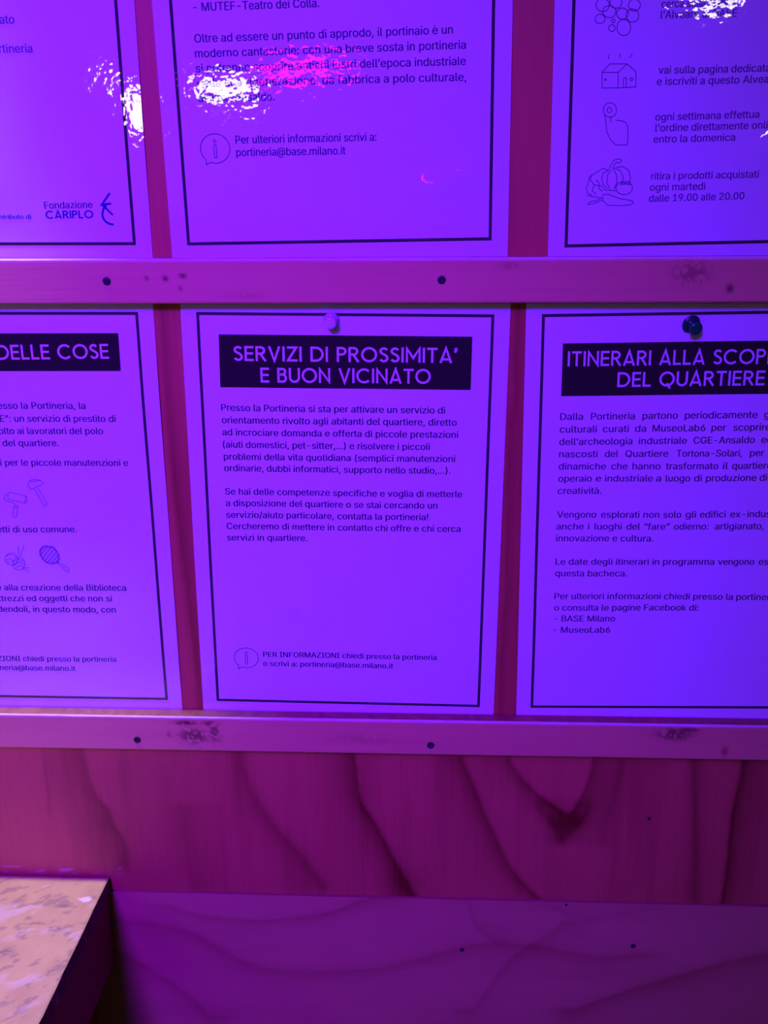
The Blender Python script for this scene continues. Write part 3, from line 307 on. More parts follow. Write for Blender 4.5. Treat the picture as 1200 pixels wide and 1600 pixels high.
    79: (533,[267,-7,205,1,150,25,105,63,70,115,48,179,40,254,48,329,70,393,105,445,150,484,205,508,267,516,329,508,384,484,429,445,464,393,486,329,493,254,486,179,464,115,429,63,384,25,329,1,267,53,310,59,349,76,383,105,408,144,425,194,430,254,425,314,408,365,383,404,349,433,310,450,267,456,223,450,184,433,151,404,125,364,109,314,103,254,109,194,125,144,151,105,184,76,223,59],[5,4,44,44,43,5,6,5,43,42,6,43,6,42,41,7,6,41,41,40,7,8,7,40,45,2,46,39,38,10,47,1,0,0,24,47,46,2,1,1,47,46,37,11,38,10,38,11,2,45,3,4,3,45,44,4,45,8,40,39,9,8,39,39,10,9,12,36,35,35,13,12,27,26,22,33,14,34,22,26,23,25,23,26,13,35,34,34,14,13,20,19,28,29,28,19,19,18,29,18,30,29,30,18,31,18,17,31,32,31,17,17,16,32,27,22,21,21,20,27,20,28,27,32,16,33,16,15,33,14,33,15,23,25,0,24,0,25,36,12,37,11,37,12]),
    80: (445,[60,0,60,509,235,509,289,503,332,487,366,462,390,430,404,391,409,348,404,304,390,265,366,233,332,207,289,191,235,186,109,186,109,242,233,242,269,246,297,256,318,272,333,294,342,319,344,348,342,376,333,402,318,423,297,439,268,449,232,452,125,452,125,0,125,242,125,186],[15,16,0,1,0,16,15,0,31,16,15,33,16,32,30,1,16,30,18,14,13,13,19,18,27,3,28,2,28,3,15,31,33,14,18,17,28,2,29,30,29,2,1,30,2,20,12,11,21,20,11,11,10,21,10,9,21,22,21,9,9,8,22,8,23,22,23,8,24,8,7,24,25,24,7,7,6,25,6,5,25,26,25,5,4,26,5,19,13,12,12,20,19,26,4,27,3,27,4,14,17,33,17,32,33,32,16,33]),
    81: (533,[245,159,313,159,369,85,384,65,468,-48,401,-48,346,27,331,46,267,-7,205,1,150,25,105,63,70,115,48,179,40,254,48,329,70,393,105,445,150,484,205,508,267,516,329,508,384,484,429,445,464,393,486,329,493,254,486,179,464,115,429,63,384,25,329,1,267,53,310,59,349,76,383,105,408,144,425,194,430,254,425,314,408,365,383,404,349,433,310,450,267,456,223,450,184,433,151,404,125,364,109,314,103,254,109,194,125,144,151,105,184,76,223,59,402,41,356,13,319,62,366,90],[13,12,52,52,51,13,14,13,51,50,14,51,14,50,49,15,14,49,49,48,15,16,15,48,9,55,54,33,32,8,44,20,45,55,9,8,8,32,55,19,46,45,45,20,19,9,54,10,54,53,10,11,10,53,12,11,53,52,12,53,16,48,47,17,16,47,18,17,47,47,46,18,46,19,18,6,34,7,6,7,31,35,2,3,41,22,42,30,3,6,34,6,3,3,2,34,34,2,59,21,43,42,42,22,21,28,27,36,37,36,27,27,26,37,26,38,37,38,26,39,26,25,39,40,39,25,25,24,40,30,6,57,5,4,30,3,30,56,35,3,29,29,28,35,28,36,35,40,24,41,24,23,41,22,41,23,33,8,31,31,7,33,20,44,43,43,21,20,2,35,59,29,3,56,6,31,57,33,7,58,7,34,58,30,4,56,5,30,57,1,0,58,34,1,58,1,34,59]),
    82: (449,[60,0,60,509,236,509,290,504,333,489,367,465,390,433,405,395,409,352,405,309,390,271,367,240,333,217,289,203,236,198,96,198,96,255,234,255,269,258,298,267,319,281,334,300,342,324,345,352,342,380,334,405,319,425,298,440,269,449,233,452,125,452,125,0,353,0,230,229,303,229,428,0,125,255,125,198,246,199,313,210],[15,16,0,1,0,16,15,0,31,16,15,37,16,36,30,1,16,30,34,19,18,27,3,28,2,28,3,15,31,37,38,13,33,13,34,33,17,33,18,28,2,29,30,29,2,1,30,2,20,12,11,21,20,11,11,10,21,10,9,21,22,21,9,9,8,22,23,22,8,24,23,8,8,7,24,7,6,24,25,24,6,6,5,25,26,25,5,4,26,5,13,38,32,13,32,39,34,13,39,12,20,34,19,34,20,26,4,27,3,27,4,14,33,37,33,17,36,36,37,33,36,16,37,33,14,38,34,18,33,12,34,39,32,35,39]),
    83: (447,[224,-9,172,-4,128,9,91,31,64,60,46,96,38,137,104,137,110,110,123,88,142,71,166,59,194,52,224,49,257,52,286,60,311,74,329,92,341,114,346,139,342,161,332,179,316,193,296,205,272,214,245,222,184,239,128,260,86,289,60,326,52,372,58,413,75,448,102,476,138,498,180,511,227,516,275,511,316,498,351,476,377,449,394,415,401,378,337,378,326,412,302,437,267,453,225,459,194,456,167,448,145,435,129,418,118,398,115,376,119,352,131,334,148,319,169,308,191,300,212,293,264,279,287,272,312,264,336,252,359,238,379,220,395,198,405,171,408,139,403,99,386,64,360,34,323,11,278,-4],[4,3,9,9,8,4,5,4,8,8,7,5,6,5,7,30,29,54,54,53,30,31,30,53,53,52,31,32,31,52,50,49,34,12,1,0,0,13,12,58,26,59,1,12,11,26,58,57,48,35,49,34,49,35,1,11,2,11,10,2,3,2,10,9,3,10,26,57,27,57,56,27,28,27,56,56,55,28,29,28,55,54,29,55,32,52,51,33,32,51,51,50,33,50,34,33,73,15,14,60,25,24,15,73,72,72,16,15,23,62,24,62,61,24,60,24,61,45,38,46,37,46,38,71,70,17,18,17,70,70,69,18,19,18,69,69,68,19,68,67,19,20,19,67,67,66,20,21,20,66,66,65,21,64,21,65,42,41,43,16,72,71,71,17,16,21,64,22,64,63,22,23,22,63,62,23,63,43,41,44,41,40,44,40,39,44,45,44,39,38,45,39,73,14,0,13,0,14,59,26,25,25,60,59,46,37,47,37,36,47,48,47,36,35,48,36]),
    84: (449,[32,452,32,509,417,509,417,452,257,452,257,0,193,0,193,452],[1,0,7,3,2,4,7,6,5,5,4,7,4,2,7,1,7,2]),
    85: (517,[259,-8,203,-2,154,15,114,43,85,80,66,124,60,173,60,509,124,509,124,178,128,144,141,113,160,87,187,68,220,56,259,52,298,56,331,68,357,87,377,113,389,144,393,178,393,509,457,509,457,173,451,124,433,80,403,43,363,15,315,-2],[7,6,9,9,8,7,0,14,1,13,1,14,1,13,2,12,2,13,2,12,3,12,11,3,4,3,11,5,4,11,11,10,5,6,5,10,9,6,10,18,17,28,28,17,29,16,29,17,25,24,20,21,20,24,24,23,21,22,21,23,18,28,27,19,18,27,27,26,19,26,25,19,25,20,19,29,16,0,16,15,0,14,0,15]),
    86: (480,[204,0,16,509,84,509,192,206,203,176,215,137,230,89,248,31,235,31,252,90,267,138,279,176,290,206,395,509,463,509,278,0,241,53],[2,1,3,8,6,0,5,0,6,3,1,0,4,3,0,0,5,4,9,7,15,15,10,9,14,13,12,14,12,15,12,11,15,10,15,11,8,0,15,15,7,8,8,7,16,7,9,16,6,8,16]),
    90: (438,[42,0,42,46,273,385,289,408,306,431,323,453,341,476,348,454,317,453,285,452,254,452,223,452,40,452,40,509,397,509,397,462,169,129,152,105,134,81,116,57,97,33,90,54,121,56,152,57,183,57,214,57,399,57,399,0,323,453,115,55],[21,1,20,20,29,21,20,1,0,20,0,25,25,24,20,24,23,20,23,22,20,29,20,22,21,19,18,18,17,21,1,21,17,17,16,1,1,16,2,6,28,7,6,7,15,15,14,6,15,2,16,3,2,15,15,7,3,4,3,7,7,5,4,28,6,8,9,8,6,10,9,6,11,10,6,6,14,11,25,0,27,27,26,25,13,12,11,11,14,13,5,7,28,19,21,29]),
    97: (389,[160,-9,126,-5,94,5,68,22,48,45,35,73,30,108,34,138,43,161,58,179,78,193,100,203,125,211,152,216,178,220,209,224,234,227,252,230,265,235,273,243,276,255,276,257,273,279,267,297,256,311,240,322,220,329,196,331,171,329,149,322,132,313,118,301,107,288,100,274,41,291,57,322,79,346,104,364,133,375,163,382,194,384,215,383,239,379,263,372,286,360,306,343,322,320,333,290,337,251,337,0,277,0,277,52,272,52,264,38,252,25,236,12,215,1,190,-6,170,45,202,49,228,59,248,74,263,93,272,115,276,138,276,190,270,186,259,182,246,179,231,176,216,173,200,171,186,169,175,168,154,164,134,159,117,150,103,139,95,124,92,105,94,87,102,72,114,61,130,52,149,47],[4,3,81,81,80,4,5,4,80,80,79,5,6,5,79,79,78,6,7,6,78,8,7,78,78,77,8,9,8,77,10,9,77,35,34,33,33,32,35,84,83,1,72,14,73,57,58,0,13,74,73,73,14,13,84,1,0,0,58,84,12,75,74,74,13,12,29,28,38,28,39,38,1,83,2,83,82,2,3,2,82,81,3,82,10,77,76,11,10,76,76,75,11,75,12,11,35,32,31,36,35,31,31,30,36,37,36,30,30,29,37,29,38,37,15,71,70,26,41,27,40,27,41,16,69,68,68,67,16,67,17,16,59,56,55,60,59,55,55,54,60,15,70,69,69,16,15,25,42,26,41,26,42,51,50,49,21,20,48,48,47,21,62,52,51,63,62,51,51,49,63,64,63,49,49,48,64,48,65,64,19,18,65,65,48,19,48,20,19,21,47,22,47,46,22,23,22,46,46,45,23,60,54,53,61,60,53,53,52,61,52,62,61,17,67,66,66,65,17,65,18,17,23,45,24,45,44,24,25,24,44,44,43,25,42,25,43,56,59,57,58,57,59,14,72,71,71,15,14,27,40,28,39,28,40]),
    98: (424,[229,-8,198,-5,172,4,153,17,138,31,127,46,118,59,112,59,112,0,53,0,53,509,114,509,114,319,118,319,127,331,137,346,152,360,171,373,197,381,229,384,274,378,313,361,345,332,370,293,385,245,390,189,385,133,370,84,346,45,313,16,274,-2,220,47,253,51,279,66,301,88,316,117,325,151,328,189,325,227,316,261,301,290,280,311,253,325,220,330,188,325,161,312,140,291,125,263,116,229,113,189,116,150,125,115,140,86,162,65,188,51],[9,8,7,51,50,7,9,7,50,49,9,50,9,49,48,10,9,48,12,10,48,48,47,12,2,54,3,53,3,54,3,53,4,5,4,53,15,14,45,16,15,45,45,44,16,44,17,16,5,53,6,53,52,6,7,6,52,51,7,52,12,47,46,13,12,46,46,45,13,45,14,13,10,12,11,31,1,0,0,32,31,43,19,18,20,42,41,32,0,30,30,33,32,19,43,42,42,20,19,27,26,35,36,35,26,26,25,36,37,36,25,38,37,25,25,24,38,39,38,24,24,23,39,33,30,29,29,28,33,34,33,28,28,27,34,27,35,34,39,23,40,23,22,40,41,40,22,22,21,41,20,41,21,54,2,1,1,31,54,43,18,44,17,44,18]),
    99: (396,[207,-8,159,-2,117,16,82,46,56,85,40,133,34,187,40,243,56,291,82,330,117,360,159,378,207,384,234,383,260,377,284,368,305,356,324,341,340,322,353,301,362,277,303,262,298,276,290,289,281,301,270,311,257,319,242,325,226,329,207,330,173,325,145,310,124,287,108,258,99,224,96,187,99,151,108,117,124,89,145,66,173,51,207,46,226,48,243,52,258,58,271,66,282,76,292,89,299,102,304,117,363,102,354,78,341,56,325,37,306,21,285,9,261,-1,235,-6],[5,4,37,37,36,5,6,5,36,36,35,6,35,34,6,7,6,34,34,33,7,8,7,33,12,28,13,41,0,42,28,12,29,0,41,1,40,1,41,30,29,11,29,12,11,1,40,2,40,39,2,3,2,39,39,38,3,4,3,38,37,4,38,8,33,32,9,8,32,32,31,9,10,9,31,31,30,10,30,11,10,43,57,56,56,44,43,26,14,27,44,56,55,55,45,44,25,15,26,14,26,15,53,52,47,48,47,52,52,51,48,49,48,51,51,50,49,20,19,21,22,21,19,19,18,22,45,55,54,46,45,54,54,53,46,53,47,46,22,18,23,18,17,23,24,23,17,17,16,24,25,24,16,15,25,16,42,0,57,57,43,42,13,28,27,27,14,13]),
    100: (424,[195,-8,151,-2,111,16,79,45,55,84,39,133,34,189,39,245,55,293,79,332,112,361,151,378,196,384,228,381,253,373,272,360,287,346,298,331,306,319,311,319,311,509,372,509,372,0,313,0,313,59,307,59,298,46,287,31,272,17,252,4,227,-5,205,47,236,51,263,65,284,86,299,115,309,150,312,189,309,229,300,263,284,291,263,312,237,325,205,330,172,325,145,311,124,290,108,261,99,227,96,189,99,151,109,117,124,88,145,66,172,51],[5,4,51,51,50,5,6,5,50,50,49,6,49,48,6,7,6,48,48,47,7,8,7,47,45,11,10,30,31,0,54,0,31,43,12,44,0,54,1,53,1,54,11,45,44,44,12,11,1,53,2,3,2,53,53,52,3,4,3,52,51,4,52,8,47,46,9,8,46,46,45,9,45,10,9,13,42,14,32,29,28,33,32,28,28,27,33,27,26,33,16,15,41,42,41,15,14,42,15,24,23,22,36,35,24,24,22,36,22,37,36,37,22,38,22,21,38,21,19,38,39,38,19,19,21,20,33,26,25,34,33,25,25,24,34,24,35,34,39,19,40,19,18,40,41,40,18,18,17,41,16,41,17,29,32,30,31,30,32,42,13,43,12,43,13]),
    101: (404,[212,-8,161,-2,117,16,82,46,56,85,40,132,34,187,39,242,55,290,81,329,115,359,157,378,205,384,236,382,266,374,294,361,319,341,341,315,357,282,368,242,371,194,371,169,75,169,75,221,338,221,310,202,307,237,298,269,283,294,263,314,237,326,205,330,173,326,146,313,125,294,109,270,99,241,96,211,96,178,100,139,110,106,128,80,151,61,179,50,212,46,234,48,254,53,271,61,285,73,297,88,306,105,365,91,353,63,335,39,311,19,283,4,249,-5,308,221,97,221,97,169],[6,5,22,22,23,6,7,6,23,5,4,39,22,5,39,38,37,22,23,22,37,25,24,57,7,23,36,8,7,36,36,35,8,35,9,8,42,41,2,34,33,10,0,43,1,31,12,32,11,32,12,42,2,1,1,43,42,32,11,33,10,33,11,2,41,3,41,40,3,4,3,40,39,4,40,9,35,34,34,10,9,56,46,45,46,56,55,55,47,46,15,14,29,30,29,14,13,30,14,20,19,24,18,24,19,52,51,50,21,25,38,21,20,25,20,24,25,24,18,26,27,26,18,18,17,27,47,55,54,48,47,54,54,53,48,49,48,53,53,52,49,52,50,49,27,17,28,17,16,28,29,28,16,15,29,16,56,45,0,45,44,0,43,0,44,37,38,25,30,13,31,12,31,13,22,39,59,38,22,59,36,23,58,24,26,57,23,37,58,37,25,57,37,57,58,21,38,59]),
    102: (254,[228,379,228,327,6,327,6,379,81,0,81,432,84,461,96,486,113,505,135,519,161,527,187,530,207,529,222,527,234,524,243,521,227,468,222,470,215,472,206,473,195,474,171,470,154,460,145,443,142,419,142,0,81,327,81,379,142,379,142,327],[9,8,22,29,26,25,24,23,5,6,5,23,7,6,23,23,22,7,22,8,7,11,21,20,19,12,20,11,20,12,17,16,15,15,14,17,17,14,18,14,13,18,19,18,13,12,19,13,9,22,21,10,9,21,21,11,10,27,28,24,4,25,26,3,2,27,2,26,27,28,27,26,24,5,27,1,0,28,29,1,28,26,29,28]),
    103: (425,[207,-151,168,-148,134,-140,105,-127,82,-110,64,-91,51,-69,101,-41,110,-53,122,-66,136,-78,154,-88,178,-95,207,-97,249,-92,282,-75,304,-47,311,-6,311,68,306,68,298,56,287,41,272,28,252,16,227,8,195,5,152,10,113,27,80,53,55,90,39,136,34,191,39,246,55,293,80,332,112,361,152,378,196,384,228,382,253,373,273,360,288,346,299,331,308,319,313,319,313,379,372,379,372,-9,367,-54,350,-90,324,-117,291,-136,251,-147,205,59,237,63,264,75,285,95,300,121,309,154,312,193,309,231,300,264,285,291,264,312,237,325,205,330,172,325,145,312,124,290,109,262,99,229,96,193,99,155,109,123,124,96,145,76,172,63],[8,7,5,6,5,7,30,29,73,73,72,30,31,30,72,72,71,31,71,70,31,32,31,70,70,69,32,33,32,69,26,75,27,11,1,12,25,53,76,65,37,66,36,66,37,1,11,2,10,2,11,25,76,26,75,26,76,66,36,67,2,10,3,4,3,10,10,9,4,5,4,9,8,5,9,27,75,28,75,74,28,29,28,74,73,29,74,33,69,68,34,33,68,68,67,34,35,34,67,67,36,35,13,0,52,52,14,13,23,54,24,55,22,21,40,63,41,54,23,22,22,55,54,63,40,64,40,39,64,38,64,39,48,47,17,18,17,47,47,46,59,45,44,46,49,48,16,48,17,16,58,57,18,18,47,58,47,59,58,59,46,60,46,44,60,61,60,44,14,52,51,15,14,51,51,50,15,50,49,15,49,16,15,55,21,20,56,55,20,20,19,56,19,18,56,18,57,56,61,44,62,44,43,62,63,62,43,43,42,63,41,63,42,12,1,0,0,13,12,53,25,24,24,54,53,64,38,65,37,65,38]),
    104: (410,[114,227,114,0,53,0,53,509,114,509,114,287,102,287,124,332,152,362,187,379,227,384,264,380,295,369,321,349,341,321,353,285,357,240,357,0,296,0,296,235,290,275,273,304,246,323,210,329,184,326,161,317,141,303,126,283,117,257,114,311],[3,2,6,1,0,2,6,2,0,25,24,8,26,25,7,25,8,7,6,0,28,5,6,28,28,27,5,27,26,5,26,7,5,3,6,4,9,23,10,10,23,22,22,11,10,19,18,17,17,16,19,19,16,20,16,15,20,15,14,20,21,20,14,14,13,21,13,12,21,22,21,12,11,22,12,23,9,24,8,24,9,5,7,29,6,5,29,4,6,29]),
    105: (167,[53,0,53,379,114,379,114,0,84,443,67,446,54,455,44,468,41,483,44,499,54,512,67,521,84,524,100,521,114,512,123,499,126,483,123,468,114,455,100,446],[11,5,4,10,6,5,5,11,10,8,7,6,6,10,8,9,8,10,12,19,13,17,16,18,14,18,16,16,15,14,13,19,18,18,14,13,1,0,3,3,2,1,19,12,4,11,4,12]),
    107: (381,[110,137,110,212,121,212,284,379,360,379,184,199,177,199,53,0,53,509,114,509,114,0,294,0,148,186,191,229,372,0,114,212,114,140,154,178,201,217],[1,15,9,0,7,10,7,0,1,8,7,1,1,9,8,5,13,6,11,14,5,13,5,18,4,3,13,1,0,16,12,6,13,13,3,2,5,14,18,0,10,16,6,12,17,12,2,15,15,16,12,15,1,16,5,6,17,11,5,17,12,16,17,2,12,13,4,13,18]),
    108: (189,[139,-2,101,3,74,20,58,47,53,84,53,509,114,509,114,99,115,77,120,62,130,54,146,52,154,52,160,53,165,53,170,54,181,3,172,1,162,-1,151,-2],[10,9,1,2,1,9,3,2,9,9,8,3,4,3,8,8,7,4,5,4,7,7,6,5,11,0,19,19,12,11,17,16,14,16,15,14,12,19,18,13,12,18,18,17,13,17,14,13,10,1,0,0,11,10]),
    109: (610,[53,0,53,379,112,379,112,295,108,295,118,323,132,346,151,363,172,376,195,384,219,386,257,380,287,361,309,331,321,295,312,295,322,321,337,343,357,361,381,375,407,383,437,386,468,383,497,372,522,354,541,328,553,296,557,255,557,0,496,0,496,254,490,289,473,313,447,326,419,330,395,328,374,320,358,307,345,290,338,270,335,247,335,0,274,0,274,260,269,288,253,311,229,326,199,330,178,328,158,320,140,307,126,289,117,266,114,238,114,0,112,308,317,307],[50,6,5,0,54,53,1,0,53,4,1,53,53,52,4,3,4,52,52,51,3,51,50,3,50,5,3,1,4,2,46,10,47,9,47,10,8,48,47,47,9,8,45,44,13,13,12,45,45,12,46,12,11,46,10,46,11,6,50,49,7,6,49,49,48,7,48,8,7,14,15,39,35,20,19,36,35,18,35,19,18,14,39,38,16,14,38,38,37,16,17,16,37,37,36,17,36,18,17,21,34,33,21,33,22,28,27,30,27,26,30,28,30,29,30,26,31,26,25,31,32,31,25,25,24,32,24,23,32,33,32,23,22,33,23,20,35,34,34,21,20,41,40,42,43,42,40,40,39,43,39,15,43,44,43,15,13,44,15,15,14,56,3,5,55,4,3,55,2,4,55,14,16,56,13,15,56]),
    110: (410,[114,227,114,0,53,0,53,379,112,379,112,287,102,287,124,332,152,362,187,379,227,384,264,380,295,369,321,349,341,321,353,285,357,240,357,0,296,0,296,235,290,275,273,304,246,323,210,329,184,326,161,317,141,303,126,283,117,257,112,308],[1,0,2,3,2,0,6,3,0,25,24,8,26,25,7,25,8,7,6,0,28,5,6,28,28,27,5,27,26,5,26,7,5,3,6,4,9,23,10,10,23,22,22,11,10,19,18,17,17,16,19,19,16,20,16,15,20,15,14,20,21,20,14,14,13,21,13,12,21,22,21,12,11,22,12,23,9,24,8,24,9,5,7,29,6,5,29,4,6,29]),
    111: (415,[207,-8,159,-2,117,16,82,46,56,85,40,133,34,187,40,243,56,291,82,330,117,360,159,378,207,384,256,378,299,360,333,330,359,291,376,243,381,187,376,133,359,85,333,46,299,16,256,-2,207,46,242,51,270,66,292,89,307,117,316,151,319,187,316,224,307,258,292,287,270,310,242,325,207,330,173,325,145,310,124,287,108,258,99,224,96,187,99,151,108,117,124,89,145,66,173,51],[5,4,44,44,43,5,6,5,43,43,42,6,42,41,6,7,6,41,41,40,7,8,7,40,0,24,1,47,1,24,1,47,2,46,2,47,10,38,37,37,11,10,2,46,3,46,45,3,4,3,45,44,4,45,8,40,39,9,8,39,39,38,9,38,10,9,35,13,36,12,36,13,25,23,22,22,26,25,34,14,35,13,35,14,20,19,28,29,28,19,19,18,29,30,29,18,31,30,18,18,17,31,32,31,17,17,16,32,26,22,21,27,26,21,21,20,27,20,28,27,32,16,33,16,15,33,34,33,15,14,34,15,24,0,23,23,25,24,11,37,36,36,12,11]),
    112: (424,[53,-143,53,379,112,379,112,319,118,319,126,331,137,346,152,360,171,373,197,381,229,384,274,378,313,361,345,332,370,293,385,245,390,189,385,133,370,84,346,45,313,16,274,-2,229,-8,198,-5,173,4,153,17,138,31,127,46,118,59,114,59,114,-143,220,47,253,51,279,66,301,88,316,117,325,151,328,189,325,227,316,261,301,290,280,311,253,325,220,330,188,325,161,312,140,291,125,263,116,229,113,189,116,150,125,115,140,86,162,65,188,51],[1,3,2,50,29,51,29,50,0,1,0,50,49,1,50,1,49,48,3,1,48,48,47,3,24,54,25,53,25,54,25,53,26,27,26,53,6,5,45,7,6,45,45,44,7,44,8,7,0,30,29,27,53,28,53,52,28,29,28,52,51,29,52,3,47,46,4,3,46,46,45,4,45,5,4,31,23,22,22,32,31,43,10,9,11,42,41,32,22,21,21,33,32,10,43,42,42,11,10,18,17,35,36,35,17,17,16,36,37,36,16,38,37,16,16,15,38,39,38,15,15,14,39,33,21,20,20,19,33,34,33,19,19,18,34,18,35,34,39,14,40,14,13,40,41,40,13,13,12,41,11,41,12,54,24,23,23,31,54,43,9,44,8,44,9]),
    113: (424,[372,-143,311,-143,311,59,306,59,298,46,287,31,272,17,252,4,227,-5,195,-8,151,-2,111,16,79,45,55,84,39,133,34,189,39,245,55,293,79,332,112,361,151,378,196,384,228,381,253,373,272,360,287,346,298,331,307,319,313,319,313,379,372,379,205,47,236,51,263,65,284,86,299,115,309,150,312,189,309,229,300,263,284,291,263,312,237,325,205,330,172,325,145,311,124,290,108,261,99,227,96,189,99,151,109,117,124,88,145,66,172,51],[14,13,51,51,50,14,15,14,50,50,49,15,49,48,15,16,15,48,48,47,16,17,16,47,45,20,19,8,31,9,54,9,31,43,21,44,9,54,10,53,10,54,20,45,44,44,21,20,10,53,11,12,11,53,53,52,12,13,12,52,51,13,52,17,47,46,18,17,46,46,45,18,45,19,18,22,42,23,32,7,6,33,32,6,6,5,33,5,4,33,25,24,41,42,41,24,23,42,24,29,28,30,36,35,2,2,0,36,0,30,36,30,37,36,37,30,38,30,28,38,39,38,28,1,0,2,33,4,3,34,33,3,3,2,34,2,35,34,39,28,40,28,27,40,41,40,27,27,26,41,25,41,26,7,32,8,31,8,32,42,22,43,21,43,22]),
    114: (259,[53,0,53,379,112,379,112,321,115,321,130,347,152,367,181,380,213,385,221,385,229,384,237,384,243,384,243,322,239,323,230,324,219,325,207,326,182,323,159,315,140,301,126,284,117,262,114,237,114,0],[24,23,0,1,0,23,1,3,2,4,21,20,1,23,22,3,1,22,22,21,3,21,4,3,8,17,16,7,18,17,17,8,7,13,12,14,11,14,12,14,11,15,10,15,11,15,10,16,10,9,16,8,16,9,4,20,19,5,4,19,6,5,19,19,18,6,18,7,6]),
    115: (365,[182,-8,145,-5,112,3,84,18,62,38,45,63,36,94,94,107,105,79,124,60,150,49,181,45,217,50,244,62,262,81,268,103,265,121,254,136,237,147,212,155,149,170,104,186,72,208,53,237,47,274,51,305,65,332,87,354,115,370,149,381,187,384,223,381,254,372,279,358,299,339,314,316,324,290,268,277,258,298,243,316,219,328,187,333,156,329,131,317,114,299,109,277,112,258,124,243,144,232,172,223,229,209,275,194,306,171,325,142,331,107,326,75,312,47,290,24,260,6,223,-5],[3,8,4,5,4,8,8,7,5,6,5,7,25,24,45,0,11,1,10,1,11,20,49,48,28,43,42,42,29,28,1,10,2,10,9,2,3,2,9,8,3,9,20,48,21,48,47,21,22,21,47,47,46,22,23,22,46,24,23,46,45,24,46,25,45,44,26,25,44,27,26,44,44,43,27,43,28,27,40,31,41,30,41,31,12,59,58,58,13,12,18,50,19,39,32,40,31,40,32,14,57,56,56,55,14,15,14,55,55,54,15,16,15,54,54,53,16,53,52,16,36,35,37,13,58,57,57,14,13,16,52,17,52,51,17,18,17,51,50,18,51,37,35,38,35,34,38,39,38,34,34,33,39,32,39,33,11,0,59,59,12,11,49,20,19,19,50,49,29,42,41,41,30,29]),
    116: (227,[204,379,204,327,6,327,6,379,65,471,126,471,126,98,128,76,136,61,150,53,170,50,177,50,185,51,194,52,202,54,213,2,203,-1,192,-3,180,-4,168,-4,125,2,92,21,72,52,65,93,126,379,126,327,65,327,65,379],[9,8,20,20,8,21,22,21,8,8,7,22,23,22,7,7,6,23,25,26,6,10,19,18,11,10,18,18,17,11,17,12,11,13,16,15,14,13,15,12,17,16,16,13,12,9,20,19,19,10,9,24,27,25,5,4,24,1,0,24,25,1,24,23,6,26,3,2,26,27,3,26,26,25,27,27,24,4]),
    117: (410,[182,-5,146,-1,115,11,89,31,69,59,57,95,53,139,53,379,114,379,114,144,119,105,137,75,164,56,200,50,226,53,249,62,268,77,283,97,293,122,296,153,296,379,357,379,357,0,298,0,298,92,307,92,286,47,257,17,222,0,298,72],[6,5,9,7,6,9,9,8,7,12,1,0,0,13,12,1,12,2,11,2,12,2,11,3,4,3,11,11,10,4,5,4,10,9,5,10,14,28,27,15,14,27,27,26,15,26,16,15,24,25,18,19,18,25,25,22,19,22,21,19,20,19,21,22,25,23,16,26,24,17,16,24,24,18,17,13,0,28,28,14,13,24,26,29,25,24,29,23,25,29]),
    118: (389,[163,0,17,379,84,379,165,155,177,121,187,87,196,53,206,21,184,21,194,53,203,87,213,121,224,155,305,379,371,379,226,0,195,58],[0,3,1,2,1,3,8,9,0,9,5,0,5,4,0,3,0,4,12,15,14,14,13,12,6,7,15,10,6,15,11,10,15,15,12,11,8,0,15,15,7,8,9,8,7,7,6,9,9,6,16,6,10,16,5,9,16]),
    120: (379,[21,0,171,218,171,171,29,379,100,379,147,306,164,279,179,253,193,229,207,206,175,206,190,229,202,253,216,279,233,306,282,379,352,379,209,169,209,214,358,0,287,0,231,85,214,112,200,136,187,159,173,182,205,182,191,159,178,136,165,112,148,85,91,0,155,194,191,232,224,192,189,155],[0,31,30,4,3,5,1,2,25,25,10,1,28,24,2,25,2,24,1,10,11,11,7,1,28,2,29,30,29,2,0,30,2,2,1,32,5,3,1,6,5,1,1,7,6,9,26,17,17,18,9,27,23,17,17,26,27,9,18,8,12,8,18,20,19,21,16,15,14,17,23,22,22,21,17,21,19,17,17,19,34,18,17,34,16,14,18,14,13,18,12,18,13,27,24,35,27,26,24,25,24,26,10,25,26,26,9,10,9,8,10,11,10,8,11,8,33,1,3,32,0,2,32,8,12,33,7,11,33,16,18,34,24,28,35,23,27,35]),
    122: (380,[42,0,42,46,254,320,254,323,48,323,48,379,333,379,333,331,126,60,126,56,339,56,339,0],[1,0,9,9,8,1,1,8,2,3,2,7,7,2,8,3,7,6,9,0,11,11,10,9,5,4,3,3,6,5]),
